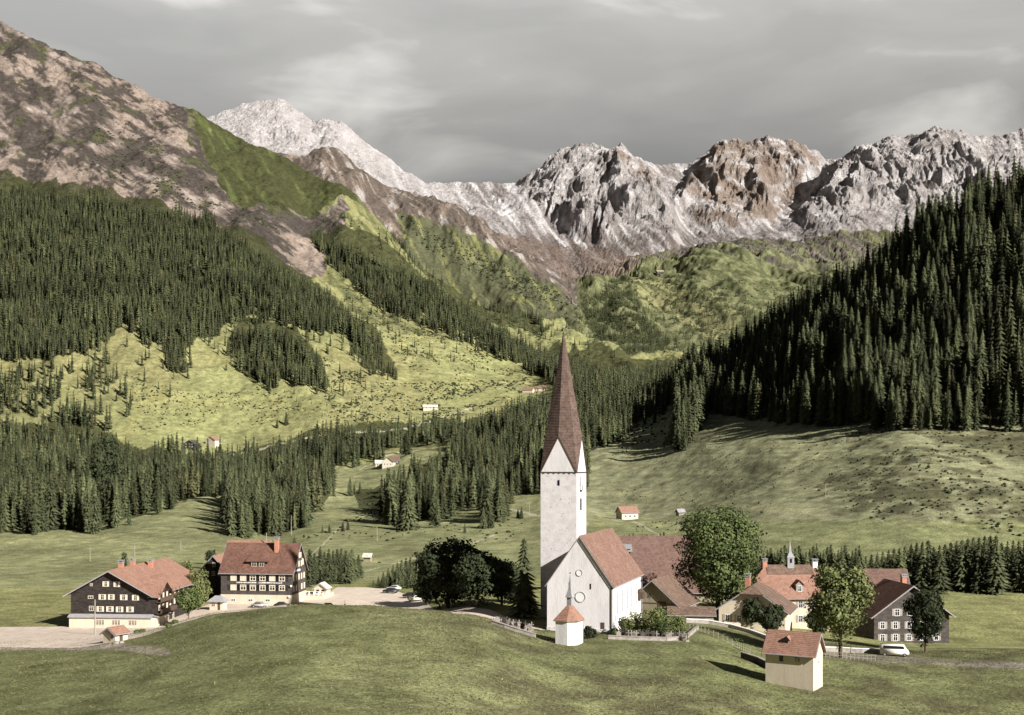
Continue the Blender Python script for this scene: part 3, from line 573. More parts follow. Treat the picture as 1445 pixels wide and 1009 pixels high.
def chapel():
    Yc = 201.5; p = P(804.5, 0, Yc); root = empty('chapel', (p.x, Yc, -31.3), R(-28))
    tag(root, 'small white chapel with low tiled roof and tiny spire in front of the church gable', 'chapel')
    a, b, hgt = 1.75, 2.05, 4.7
    plan = [(-a, -b), (a*.25, -b), (a, -b*.45), (a, b*.6), (a*.3, b), (-a, b)]
    bm = bmesh.new(); prism(bm, [Vector((x, y, -2)) for x, y in plan], Vector((0, 0, 2+hgt))); bmesh.ops.recalc_face_normals(bm, faces=bm.faces); obj('wall', bm, M_plaster, root)
    bm = bmesh.new(); e = [bm.verts.new((x*1.16, y*1.13, hgt-.05)) for x, y in plan]; lo_ = [bm.verts.new((x*1.16, y*1.13, hgt-.25)) for x, y in plan]; t = bm.verts.new((0, 0, hgt+2.9)); n = len(plan)
    for i in range(n): bm.faces.new((e[i], e[(i+1) % n], t)); bm.faces.new((lo_[i], lo_[(i+1) % n], e[(i+1) % n], e[i]))
    bm.faces.new(lo_[::-1]); bmesh.ops.recalc_face_normals(bm, faces=bm.faces); rf = obj('roof', bm, T_orange, root)
    bm = bmesh.new(); box(bm, -.42, .42, -.42, .42, hgt+1.6, hgt+3.7); tr = obj('bell_turret', bm, M_metal, root)
    bm = bmesh.new(); q = [bm.verts.new((sx*.62, sy*.62, hgt+3.65)) for sx, sy in ((-1, -1), (1, -1), (1, 1), (-1, 1))]; q2 = [bm.verts.new((sx*.25, sy*.25, hgt+5.0)) for sx, sy in ((-1, -1), (1, -1), (1, 1), (-1, 1))]; t = bm.verts.new((0, 0, hgt+7.6))
    for i in range(4): bm.faces.new((q[i], q[(i+1) % 4], q2[(i+1) % 4], q2[i])); bm.faces.new((q2[i], q2[(i+1) % 4], t))
    bm.faces.new(q[::-1]); obj('turret_spire', bm, M_metal, tr)
    bm = bmesh.new(); bmesh.ops.create_icosphere(bm, subdivisions=1, radius=.14, matrix=Matrix.Translation((0, 0, hgt+7.7))); obj('finial', bm, M_dkmetal, tr)
    bm = bmesh.new(); fbox(bm, Face((a, 0, 0), (0, 1, 0), (1, 0, 0)), -.45, .35, 1.2, 3.4, 0, .04); obj('window', bm, M_white, root)
    bm = bmesh.new(); tube(bm, (a*1.05, b*.6, hgt-.2), (a*1.05, b*.6, -1), .05, .05, 6); obj('downpipe', bm, M_metal, root)
chapel()
# ------------------------------------------------------------------ left inn
def inn():
    root, f, roof = house('inn', 'dark shingled inn with cream ground floor and broad orange tiled roof at the left edge', 'inn', 155, 265, R(-4), 17.8, 34, 8.0, 4.9, M_shingle, T_orange, ov=1.2, axis='y', pos=(P(155, 0, 265).x+1.2, 265+17, -37.2), found=2, half=None)
    fr, rt = f['front'], f['right']; s = 265/F
    def u_of(px): return (px-155)*s
    bm = bmesh.new(); fbox(bm, fr, -8.96, 9.7, -2, 2.55, 0, .75); fbox(bm, rt, -17.0, -9.5, -2, 2.55, .0, 1.6); gf = obj('ground_floor', bm, M_cream, root)
    bm = bmesh.new()
    prism(bm, [fr.p(-9.2, 2.553, 1.15), fr.p(9.9, 2.553, 1.15), fr.p(9.9, 2.68, 1.15), fr.p(-9.2, 2.68, 1.15)], fr.n*-.1)
    slab(bm, [fr.p(-9.2, 2.72, 1.15), fr.p(9.9, 2.72, 1.15), fr.p(9.9, 3.3, 0.02), fr.p(-9.2, 3.3, 0.02)], .1)
    slab(bm, [rt.p(-17.2, 2.72, 2.1), rt.p(-9.0, 2.72, 2.1), rt.p(-9.0, 3.2, .02), rt.p(-17.2, 3.2, .02)], .1)
    bmesh.ops.recalc_face_normals(bm, faces=bm.faces); obj('pent_roof', bm, M_metal, root)
    g2 = Face(fr.p(0, 0, .75), fr.u, fr.n)
    for px in (143, 166, 190):
        for k in (-1, 0, 1): window(gf, g2, u_of(px)+k*.62, .95, .56, 1.15)
    g3 = Face(rt.p(0, 0, 1.6), rt.u, rt.n)
    for u in (-14.9, -12.0): window(gf, g3, u, .7, .9, 1.4)
    pane_cream = M_pane_cream
    for px, v, w_, h_, sh in ((128, 10.0, .6, .6, 0), (149, 9.9, .75, 1.15, 1), (165, 9.85, .75, 1.15, 1), (127, 7.2, 1.2, .7, 0), (144, 7.0, .85, 1.2, 1), (157, 7.0, .75, 1.2, 1), (175, 6.95, .85, 1.2, 1), (192, 6.9, .8, 1.2, 1), (128, 4.5, 1.0, 1.1, 0), (141, 4.35, .85, 1.2, 1), (155, 4.35, .85, 1.2, 1), (169, 4.3, .85, 1.2, 1), (184, 4.3, .85, 1.2, 1)):
        window(root, fr, u_of(px), v-.55, w_, h_, shut=M_creamw if sh else None, open_=.85)
    # cross wing with balconies on the right
    bm = bmesh.new(); wy0, wy1 = -16.4, -8.6
    for u in (rt,): prism(bm, [rt.p(wy0, 3.2, 0), rt.p(wy1, 3.2, 0), rt.p(wy1, 7.3, 0), rt.p((wy0+wy1)/2, 9.9, 0), rt.p(wy0, 7.3, 0)], rt.n*1.5)
    bmesh.ops.recalc_face_normals(bm, faces=bm.faces); wing = obj('wing', bm, M_shingle, root)
    bm = bmesh.new(); mid = (wy0+wy1)/2
    for sg in (-1, 1):
        slab(bm, [rt.p(mid+sg*4.6, 7.25-.15, 2.4), rt.p(mid, 10.2, 2.4), rt.p(mid, 10.2, -5.0), rt.p(mid+sg*4.6, 7.25-.15, -.4)], .16)
    bmesh.ops.recalc_face_normals(bm, faces=bm.faces); obj('wing_roof', bm, T_orange, wing)
    wf = Face(rt.p(0, 0, 1.5), rt.u, rt.n)
    for v in (3.6, 6.1):
        for u in (-15.0, -12.5, -10.2): window(wing, wf, u, v+.3, .85, 1.25, mp_=pane_cream)
    for v in (3.4, 5.95):
        bm = bmesh.new(); fbox(bm, wf, wy0-.3, wy1+4.4, v-.12, v, .0, 1.0)
        fbox(bm, wf, wy0-.3, wy1+4.4, v+.003, v+.9, .94, 1.0)
        for k in range(6): fbox(bm, wf, wy0-.3+k*2.4, wy0-.18+k*2.4, v+.9, v+2.4, .9, 1.0)
        obj('balcony', bm, M_wood, wing)
    for v in (3.6, 6.0):
        for u in (-6.6, -4.0, -1.2, 1.8, 5, 8.5, 12): window(root, rt, u, v+.2, .9, 1.2, mp_=pane_cream)
    for u in (-7.6, -5.4, -2): window(root, rt, u, .6, 1.0, 1.3)
    for y, x, z0 in ((-9.5, -.5, 12.1), (-3.5, -.2, 12.1), (2.5, 1.8, 11.4)): chimney(root, x, y, z0-1, z0+1.9, .5, M_brick)
    # long low dormer on the right slope
    bm = bmesh.new(); prism(bm, [(3.2, -6, 10.6), (5.4, -6, 10.5), (5.4, -6, 9.9)], Vector((0, 7.0, 0))); prism(bm, [(5.4, -5.9, 9.6), (5.5, -5.9, 9.6), (5.5, -5.9, 10.5), (5.4, -5.9, 10.5)], Vector((0, 6.8, 0)))
    bmesh.ops.recalc_face_normals(bm, faces=bm.faces); obj('dormer', bm, T_orange, roof)
inn()
# ------------------------------------------------------------------ hotel
def hotel():
    L, W = 18.6, 12.0; a = R(-7); cr_ = Vector((-55.4, 302)); lv = Vector((-math.cos(R(7)), math.sin(R(7)))); tv = Vector((math.sin(R(7)), math.cos(R(7))))
    c = cr_+lv*L/2+tv*W/2; bz = -36.2; wh = 8.1; rh = 6.8
    root, f, roof = house('hotel', 'dark shingled hotel with steep red brown roof and two window rows beside the square', 'hotel', 0, 0, a, L, W, wh, rh, M_shingle2, T_brown, ov=.5, axis='x', pos=(c.x, c.y, bz), found=2, plinth=(2.3, M_cream))
    fr, rt = f['front'], f['right']; s = 306/F
    for k, px in enumerate((329, 343, 357, 371, 385, 399)):
        u = (px-362)*s*1.0
        window(root, fr, u, 5.75, 1.6, 1.45, shut=M_shingle, open_=1.0, fat=.12, mp_=M_pane_cream if k in (0, 1, 4) else None)
        window(root, fr, u, 3.35, 1.6, 1.45, shut=M_shingle, fat=.12, mp_=M_pane_cream if k == 0 else None)
    for u in (-6, -1.5, 3): window(root, Face(fr.p(0, 0, .06), fr.u, fr.n), u, .6, 1.3, .7, mf=M_white)
    bm = bmesh.new(); x = -5.2; rr = random.Random(3)        # painted inscription, too small to read
    while x < 6.8:
        wd = rr.choice((.10, .14, .22, .30)); hh = rr.choice((.26, .34, .38)); fbox(bm, fr, x, x+wd, 5.2, 5.2+hh*.8, 0, .025); x += wd+rr.choice((.08, .1, .14))
        if abs(x-.3) < .25: x += .5
    obj('inscription', bm, M_white, root)
    for u in (-4.6, -2.4, -.2, 2.0, 4.2):
        window(root, rt, u, 5.7, .95, 1.55, mp_=M_pane_cream); 
    for u in (-4.6, -2.4, 2.2, 4.4): window(root, rt, u, 3.0, .95, 1.55, mp_=M_pane_cream)
    for u in (-2.4, -.2, 1.8): window(root, rt, u, 9.0, .85, 1.5, mp_=M_pane_cream)
    bm = bmesh.new(); fbox(bm, rt, 2.3, 3.9, 9.2, 10.9, 0, .04); fbox(bm, rt, -.3, 1.9, 11.2, 12.6, 0, .04); fbox(bm, rt, -.5, .5, 13.0, 13.9, 0, .04); obj('gable_panels', bm, M_cream, root)
    bm = bmesh.new(); fbox(bm, rt, -3.8, .8, 7.9, 8.4, 0, .06); obj('name_board', bm, M_white, root)
    bm = bmesh.new(); x = 2.2; slope = rh/(W/2)
    y0 = -W/2+2.0; zz = wh+2.0*slope
    box(bm, -1.9, 1.9, y0-.9, y0+1.3, zz-1.3, zz+.35); d = obj('dormer', bm, M_shingle, roof)
    bm = bmesh.new(); slab(bm, [(-3.2, y0-1.2, zz+.30), (3.2, y0-1.2, zz+.30), (2.4, y0+1.9, zz+2.3), (-2.4, y0+1.9, zz+2.3)], .15); bmesh.ops.recalc_face_normals(bm, faces=bm.faces); obj('dormer_roof', bm, T_brown, d)
    ff = Face((0, y0-.9, 0), (1, 0, 0), (0, -1, 0))
    for u in (-1.0, 1.0): window(roof, ff, u, zz-1.0, 1.3, 1.05, mf=M_creamw)
    chimney(root, 3.9, -1.6, wh+rh-3.4, wh+rh+1.2, .5)
    bm = bmesh.new(); tube(bm, (3.2, 0, wh+rh), (3.2, 0, wh+rh+3.6), .05, .03, 6); obj('flagpole', bm, M_pole, root)
    for sx in (-1, 1):
        pass
    for u, v in ((8.6, 1.9), (9.9, 4.6)):
        bm = bmesh.new(); q = fr.p(min(u, 9.1), v, .25); bmesh.ops.create_icosphere(bm, subdivisions=2, radius=.3, matrix=Matrix.Translation(q)); tube(bm, q, q+Vector((0, .3, 0)), .04, .04, 5); obj('globe_lamp', bm, M_white, root)
hotel()
# small house between the inn and the hotel
r_, f_, rf_ = house('cottage', 'narrow dark gabled house tucked against the left end of the hotel', 'house', 0, 0, R(-6), 8.4, 14, 6.6, 4.6, M_shingle, T_orange, ov=.5, axis='y', pos=(P(305, 0, 318).x, 325, -36.4))
for u, v in ((.1, 8.2), (-1.6, 5.9), (0, 5.9), (1.9, 5.8)): window(r_, f_['front'], u, v, .85, 1.2)
chimney(r_, 1.2, 2, 9.5, 12.2, .4); chimney(r_, -.3, 5, 10.5, 12.6, .4)
r_, f_, rf_ = house('back_house', 'brown gabled roof peeping over behind the hotel ridge', 'house', 0, 0, R(-4), 12, 9, 5, 4.2, M_shingle2, T_orange, ov=.5, axis='x', pos=(P(352, 0, 352).x, 352, -32.6), found=8)
# kiosk by the hotel
r_, f_, rf_ = house('kiosk', 'cream kiosk with grey hipped roof below the dark cottage', 'kiosk', 308, 292, R(-8), 3.4, 2.6, 2.4, .9, M_cream, M_metal, ov=.5, hip=1.0)
bm = bmesh.new(); fbox(bm, f_['front'], .35, 1.0, 0, 1.9, 0, .03); obj('door', bm, M_wood, r_)
window(r_, f_['front'], -.7, .9, .9, .8)
# shed in front of the inn
r_, f_, rf_ = house('shed', 'small cream shed with wavy gabled roof in front of the inn', 'shed', 0, 0, R(-28), 3.0, 3.0, 1.7, 1.0, M_cream, T_orange, ov=.4, axis='y', pos=ground(163, 905))
window(r_, f_['front'], .8, .8, .6, .8); bm = bmesh.new(); fbox(bm, f_['right'], -.5, .3, 0, 1.7, 0, .03); obj('door', bm, M_wood, r_)
# terrace cafe beside the square
def terrace():
    p0 = on(448, 317); root = empty('terrace', (p0.x, p0.y, p0.z), R(-8)); tag(root, 'cream terrace wall with pillars beside the hotel gable and the square', 'terrace')
    bm = bmesh.new(); box(bm, -4.8, 3.0, -4.5, 5, -1.5, 1.0); obj('wall', bm, M_cream, root)
    bm = bmesh.new()
    for k in range(7): box(bm, -4.75+k*1.25, -4.5+k*1.25, -4.45, -4.2, 1.003, 2.0)
    obj('pillars', bm, M_white, root)
    bm = bmesh.new(); box(bm, -4.78, 2.98, -4.42, -4.25, 2.003, 2.1); obj('handrail', bm, M_white, root)
    r2, f2, _ = house('pavilion', 'small cream gabled pavilion standing on the terrace beside the square', 'pavilion', 0, 0, R(-8), 3.4, 3.6, 1.6, 1.3, M_cream, M_creamw, ov=.35, axis='y', pos=(p0.x+1.2, p0.y+.5, p0.z+1.0), found=.0)
    bm = bmesh.new(); fbox(bm, f2['front'], -1.1, -.3, .3, 1.2, 0, .03); fbox(bm, f2['front'], .3, 1.1, .3, 1.2, 0, .03); obj('window', bm, M_glass, r2)
    for k, (dx, dy) in enumerate(((-3.4, -3.2), (-2.0, -1.6), (-3.6, .6))):
        q = Vector((p0.x+dx, p0.y+dy, p0.z+1.0)); u = empty('sunshade', q); tag(u, ('dark sunshade at the front left corner of the terrace', 'dark sunshade in the middle of the terrace', 'dark sunshade at the back of the terrace by the hotel gable')[k], 'parasol', 'sunshades on the terrace')
        bm = bmesh.new(); tube(bm, (0, 0, 0), (0, 0, 2.3), .04, .04, 6); obj('pole', bm, M_pole, u)
        bm = bmesh.new(); t = bm.verts.new((0, 0, 2.5)); rg = [bm.verts.new((1.1*math.cos(2*PI*i/8), 1.1*math.sin(2*PI*i/8), 1.95)) for i in range(8)]
        for i in range(8): bm.faces.new((t, rg[i], rg[(i+1) % 8]))
        obj('canopy', bm, M_shingle, u)
terrace()
# ------------------------------------------------------------------ right side of the village
def barns():
    root, f, roof = house('barn', 'big barn with wide dark brown shingle roof behind the church nave', 'barn', 0, 0, R(-3), 30, 24, 3.4, 12.0, M_plank, T_barn, ov=.8, axis='x', pos=(P(945, 0, 297).x, 298, -34.2))
    bm = bmesh.new(); y0 = -4.2; zz = 3.4+12*(1-4.2/12)
    box(bm, -12.6, -9.9, y0-2.2, y0+2, zz-2, zz+1.4); d = obj('dormer', bm, M_shingle, roof)
    bm = bmesh.new(); slab(bm, [(-13.2, y0-2.9, zz+1.0), (-9.4, y0-2.9, zz+1.0), (-9.4, y0+2.4, zz+2.4), (-13.2, y0+2.4, zz+2.4)], .15); bmesh.ops.recalc_face_normals(bm, faces=bm.faces); obj('dormer_roof', bm, M_metal, d)
    # hay barn with planked gable
    p = P(921, 0, 249); a = R(-24)
    root, f, roof = house('hay_barn', 'weathered plank barn with low brown gabled roof beside the church wall', 'barn', 0, 0, a, 11.5, 13, 2.6, 5.0, M_plank, T_old, ov=.8, axis='y', pos=(p.x+6.5*math.sin(-a), 249+6.5*math.cos(a), -33.0+.6), found=2.5)
    fr = f['front']
    window(root, fr, -.7, 3.9, .7, .9, mf=M_plank); bm = bmesh.new(); fbox(bm, fr, 1.1, 2.9, 1.6, 3.3, 0, .05); obj('hatch', bm, M_wood, root)
    bm = bmesh.new(); fbox(bm, fr, -5.7, 5.7, 2.75, 2.9, 0, .08); obj('beam', bm, M_wood, root)
    root, f, roof = house('lean_to', 'low brown roofed lean-to running right from the plank barn under the big maple', 'shed', 0, 0, R(-6), 9, 5, 1.9, 1.3, M_stone, T_old, ov=.4, axis='x', pos=(P(975, 0, 246).x, 246, -33.2), found=2)
barns()
def villa():
    L, W = 15.0, 12; c = P(1120, 0, 262); bz = -37.4; wh = 8.0; rh = 6.0
    root, f, roof = house('villa', 'cream villa with grey shutters, orange tiled roof and slender bell turret', 'villa', 0, 0, R(3), L, W, wh, rh, M_cream, T_orange, ov=.7, axis='x', pos=(c.x, c.y+5, bz), hip=.45, found=2.5)
    fr, lf = f['front'], f['left']
    for u in (-3.4, 1.0, 4.2): window(root, fr, u, 5.3, 1.0, 1.5, mf=M_white, shut=M_shut); window(root, fr, u, 2.2, 1.0, 1.5, mf=M_white, shut=M_shut)
    for u in (-4, 0, 4): window(root, lf, u, 5.2, 1.0, 1.5, mf=M_white, shut=M_shut); window(root, lf, u, 2.2, 1.0, 1.5, mf=M_white, shut=M_shut)
    # upper darker roof band
    bm = bmesh.new(); sl = rh/(W/2); up = .2
    for sg in (-1,): slab(bm, [(-5.2, sg*1.9, wh+rh-1.9*sl+up+.05), (5.2, sg*1.9, wh+rh-1.9*sl+up+.05), (5.2, 0, wh+rh+up+.05), (-5.2, 0, wh+rh+up+.05)], .12)
    bmesh.ops.recalc_face_normals(bm, faces=bm.faces); obj('ridge_band', bm, T_old, roof)
    # dormer
    y0 = -W/2+1.3; zz = wh+1.3*sl
    bm = bmesh.new(); prism(bm, [(.2, y0-.6, zz-1), (1.8, y0-.6, zz-1), (1.8, y0-.6, zz+1.0), (1.0, y0-.6, zz+1.75), (.2, y0-.6, zz+1.0)], Vector((0, 2.6, 0))); bmesh.ops.recalc_face_normals(bm, faces=bm.faces); d = obj('dormer', bm, M_stone, roof)
    bm = bmesh.new()
    for sg in (-1, 1): slab(bm, [(1.0+sg*1.15, y0-.9, zz+.9), (1.0, y0-.9, zz+2.0), (1.0, y0+2.3, zz+2.0), (1.0+sg*1.15, y0+1.6, zz+.9)], .1)
    bmesh.ops.recalc_face_normals(bm, faces=bm.faces); obj('dormer_roof', bm, T_orange, d)
    window(roof, Face((1.0, y0-.6, 0), (1, 0, 0), (0, -1, 0)), 0, zz-.5, .9, 1.3, mf=M_white)
    # bell turret
    x = .35; z0 = wh+rh
    bm = bmesh.new(); box(bm, x-.75, x+.75, -.75, .75, z0-1, z0+1.9); tr = obj('bell_turret', bm, M_metal, root)
    bm = bmesh.new()
    for ff in (Face((x, -.75, 0), (1, 0, 0), (0, -1, 0)), Face((x+.75, 0, 0), (0, 1, 0), (1, 0, 0))): fbox(bm, ff, -.25, .25, z0+.7, z0+1.6, 0, .03)
    obj('louvre', bm, M_glass, tr)
    bm = bmesh.new(); q = [bm.verts.new((x+sx*.9, sy*.9, z0+1.85)) for sx, sy in ((-1, -1), (1, -1), (1, 1), (-1, 1))]; q2 = [bm.verts.new((x+sx*.3, sy*.3, z0+3.0)) for sx, sy in ((-1, -1), (1, -1), (1, 1), (-1, 1))]; t = bm.verts.new((x, 0, z0+5.9))
    for i in range(4): bm.faces.new((q[i], q[(i+1) % 4], q2[(i+1) % 4], q2[i])); bm.faces.new((q2[i], q2[(i+1) % 4], t))
    bm.faces.new(q[::-1]); obj('turret_spire', bm, M_metal, tr)
    chimney(root, -5.4, 0, z0-2.0, z0+1.0, .5, M_brick); chimney(root, 5.9, 0, z0-2.5, z0+.9, .55, M_white)
    # house in front of the villa
    c = P(1062, 0, 246); bz = -35.6
    root, f, roof = house('parish_house', 'cream house with mossy brown half hipped roof between the big maple and the villa', 'house', 0, 0, R(-20), 13.5, 11, 5.4, 4.6, M_cream, T_old, ov=1.1, axis='y', pos=(c.x+1.5, c.y+4, bz), hip=.35, found=2.5)
    for u in (-5.0, -2.6): window(root, f['front'], u, 2.6, .95, 1.4, mf=M_white, shut=M_shut)
    for u in (1.5, 4.5): window(root, f['front'], u, 2.6, .95, 1.4, mf=M_white, shut=M_shut)
    window(root, f['front'], 0, 6.2, .9, 1.2, mf=M_white)
    bm = bmesh.new(); slab(bm, [(-5.6, -7.6, 2.0), (-2.0, -7.6, 2.0), (-2.0, -5.6, 2.6), (-5.6, -5.6, 2.6)], .1); tube(bm, (-5.4, -7.4, 1.9), (-5.4, -7.4, -1), .06, .06); tube(bm, (-2.2, -7.4, 1.9), (-2.2, -7.4, -1), .06, .06); bmesh.ops.recalc_face_normals(bm, faces=bm.faces); obj('porch', bm, M_cream, root)
    chimney(root, -2.0, 2, 8.2, 11.2, .5, M_brick)
villa()
def outbuilding():
    L, W = 7.2, 5.0; Yc = 178
    cc = P(1124, 0, Yc); bz = -33.2
    root, f, roof = house('outbuilding', 'small cream outbuilding with orange saddle roof and tiny dark dormer at the lower right', 'outbuilding', 0, 0, R(-30), L, W, 4.9, 2.7, M_cream, T_orange, ov=.45, axis='x', pos=(cc.x, cc.y+1.5, bz), found=2)
    fr = f['front']; bm = bmesh.new(); fbox(bm, fr, -1.5, -.9, 3.4, 4.3, 0, .04); obj('window', bm, M_glass, root)
    tcu = bpy.data.curves.new('house_number', 'FONT'); tcu.body = '73'; tcu.size = .85; tcu.extrude = .015; tcu.align_x = 'CENTER'
    t = bpy.data.objects.new('house_number_text', tcu); C.objects.link(t); bpy.context.view_layer.update()
    me = bpy.data.meshes.new_from_object(t); bpy.data.objects.remove(t); me.materials.clear(); me.materials.append(M_dkmetal)
    o = bpy.data.objects.new('house_number', me); C.objects.link(o); o.parent = root; o.location = fr.p(1.2, 3.6, .02); o.rotation_euler = (R(90), 0, 0)
    window(root, f['right'], 0, 3.0, .8, 1.0, mf=M_white)
    bm = bmesh.new(); z = 4.9+2.7*.55
    v = [bm.verts.new(p) for p in ((-1.3, -1.75, z-.05), (.1, -1.75, z-.05), (-.6, -1.75, z+.65), (-.6, -.2, z+.8))]
    bm.faces.new((v[0], v[2], v[3])); bm.faces.new((v[1], v[3], v[2])); d = obj('dormer', bm, T_orange, roof)
    bm = bmesh.new(); v = [bm.verts.new(p) for p in ((-1.15, -1.72, z-.0), (-.05, -1.72, z-.0), (-.6, -1.72, z+.57))]; bm.faces.new(v); obj('dormer_opening', bm, M_glass, d)
outbuilding()
def right_house():
    root, f, roof = house('shingled_house', 'dark shingled house with white framed windows and gabled roof at the right edge', 'house', 0, 0, R(6), 16.5, 13, 6.7, 5.9, M_shingle2, T_brown, ov=1.0, axis='y', pos=(P(1281, 0, 254).x, 260, -39.0), found=2)
    fr = f['front']
    for u in (-6.4, -3.6, -.6, 2.4, 5.4):
        window(root, fr, u, 3.5, 1.0, 1.5, mf=M_white, shut=M_shut, open_=.95); window(root, fr, u, .9, 1.0, 1.5, mf=M_white, shut=M_shut, open_=.95)
    for u in (-3.2, 0, 3.2): window(root, fr, u, 6.2, 1.1, 1.5, mf=M_white, shut=M_shut)
    chimney(root, 2, 2, 10.6, 13.6, .5)
    root, f, roof = house('brown_roof_house', 'grey walled house with dull brown tiled roof rising behind the dark shingled house', 'house', 0, 0, R(-6), 9.5, 9, 7.2, 4.2, M_metal, T_barn, ov=.5, axis='x', pos=(P(1252, 0, 292).x, 294, -38), found=2)
right_house()
# ------------------------------------------------------------------ far farmsteads
def far_house(px, py, L, W, wh, rh, rot, wm, rm, name, label, cat, axis='x', dy=0, win=3):
    g = ground(px, py)
    root, f, roof = house(name, label, cat, 0, 0, rot, L, W, wh, rh, wm, rm, ov=.5, axis=axis, pos=(g.x, g.y+dy, g.z+.1), found=3)
    for r in range(2 if wh > 4 else 1):
        for k in range(win): window(root, f['front'], (k-(win-1)/2)*(L/(win+.6)), 1+r*2.6, 1.1, 1.2, mf=M_white)
    return root
far_house(271, 633, 12, 9, 4.5, 3.2, R(-20), M_shingle, M_shingle2, 'farmhouse', 'dark farmhouse with small white windows on the far left meadow', 'farmhouse', 'y')
far_house(301, 628, 11, 9, 4.6, 3.4, R(-25), M_cream, T_orange, 'farmhouse', 'pale orange roofed farmhouse on the far left meadow beside the dark one', 'farmhouse', 'y')
far_house(536, 659, 7, 6, 3.0, 2.4, R(8), M_cream, M_creamw, 'hay_hut', 'small pale hut left of the gabled farmhouse on the bench meadow', 'hut')
far_house(549, 658, 9, 8, 3.6, 3.4, R(-10), M_creamw, T_old, 'farmhouse', 'cream farmhouse with brown gable on the bench meadow above the gorge trees', 'farmhouse', 'y')
far_house(556, 655, 8, 7, 3.0, 3.0, R(10), M_shingle2, T_old, 'hay_barn', 'dark hay barn close behind the gabled farmhouse on the bench meadow', 'barn')
far_house(607, 578, 15, 8, 2.4, 2.6, R(8), M_cream, M_creamw, 'alpine_hut', 'long yellow hut alone on the high bright meadow below the scrub', 'hut')
far_house(746, 553, 12, 8, 2.2, 2.2, R(-20), M_cream, T_orange, 'alpine_hut', 'left hut of the pair on the high meadow just left of the spire', 'hut')
far_house(764, 551, 12, 8, 2.2, 2.2, R(-10), M_cream, T_orange, 'alpine_hut', 'right hut of the pair on the high meadow just left of the spire', 'hut')
far_house(885, 733, 8.6, 6.5, 3.6, 2.6, R(20), M_cream, T_orange, 'cottage', 'cream cottage with orange roof alone on the slope right of the tower', 'cottage')
far_house(960, 727, 3, 3, 1.6, 1.2, R(20), M_plank, M_metal, 'hay_hut', 'tiny grey hay hut on the slope between the cottage and the big maple', 'hut', win=1)
far_house(519, 792, 2.6, 2.6, 1.8, 1.0, R(-10), M_plank, M_creamw, 'hay_hut', 'tiny pale hay hut on the meadow behind the square', 'hut', win=1)
far_house(931, 386, 22, 14, 5, 6, R(10), M_shingle2, M_plank, 'alpine_hut', 'small dark hut high on the green spur below the rock faces', 'hut')
# ------------------------------------------------------------------ trees
def spruce_arrays(h, r, tiers, spikes, seed, detail=1):
    rr = random.Random(seed); V_ = []; F_ = []
    # inner dark cone
    n = 6 if detail else 4; b = len(V_); V_.append((0, 0, h*.97))
    for i in range(n): a = 2*PI*i/n; V_.append((math.cos(a)*r*.42, math.sin(a)*r*.42, h*.10))
    for i in range(n): F_.append((b, b+1+i, b+1+(i+1) % n))
    for k in range(tiers):
        t = (k+rr.uniform(-.25, .25))/tiers; t = min(max(t, 0), .97); z = h*(.07+.90*t); rad = r*(1-t)**.68*(1 if t > .08 else .85)+.05*r
        m = spikes if t < .6 else max(4, spikes*2//3)
        off = rr.uniform(0, 6.28)
        for i in range(m):
            a = off+2*PI*i/m+rr.uniform(-.25, .25); rl = rad*rr.uniform(.68, 1.18); da = PI/m*rr.uniform(.75, 1.05)
            dz = rl*.42+h*.012; b = len(V_)
            V_.append((0, 0, z+h*.035)); V_.append((math.cos(a)*rl, math.sin(a)*rl, z-dz*rr.uniform(.8, 1.25)))
            q = rl*.62
            V_.append((math.cos(a-da)*q, math.sin(a-da)*q, z-dz*.72)); V_.append((math.cos(a+da)*q, math.sin(a+da)*q, z-dz*.72))
            F_.append((b, b+2, b+1)); F_.append((b, b+1, b+3))
    return np.array(V_), np.array(F_)
def trunk_bm(h, r):
    bm = bmesh.new(); tube(bm, (0, 0, -1.2), (0, 0, h), r, r*.15, 7); return bm
HIGH = []
for v in range(5):
    Vs, Fs = spruce_arrays(25, (3.8, 4.4, 3.5, 4.0, 4.7)[v], 21, 12, 100+v); HIGH.append((Vs, Fs))
LOW = [spruce_arrays(25, (3.7, 4.3, 3.4, 4.0)[v], 8, 6, 200+v, 0) for v in range(4)]
MED = [spruce_arrays(25, (3.7, 4.3, 3.4, 4.0)[v], 14, 9, 300+v) for v in range(4)]
protos = []
for v, (Vs, Fs) in enumerate(HIGH):
    me_o = npobj('crown', Vs, Fs, M_spruce); me = me_o.data; bpy.data.objects.remove(me_o)
    bt = trunk_bm(22, .34); mt = bpy.data.meshes.new('trunk'); bt.to_mesh(mt); bt.free(); mt.materials.append(M_bark); protos.append((me, mt))
def place_spruce(loc, h, label, group, name='spruce_tree', v=None, wide=1.0):
    v = random.randrange(5) if v is None else v
    e = empty(name, loc, random.uniform(0, 6.28)); s = h/25; e.scale = (s*wide*random.uniform(.9, 1.12), s*wide*random.uniform(.9, 1.12), s); tag(e, label, 'spruce tree', group)
    c = bpy.data.objects.new('crown', protos[v][0]); C.objects.link(c); c.parent = e
    t = bpy.data.objects.new('trunk', protos[v][1]); C.objects.link(t); t.parent = e
    return e
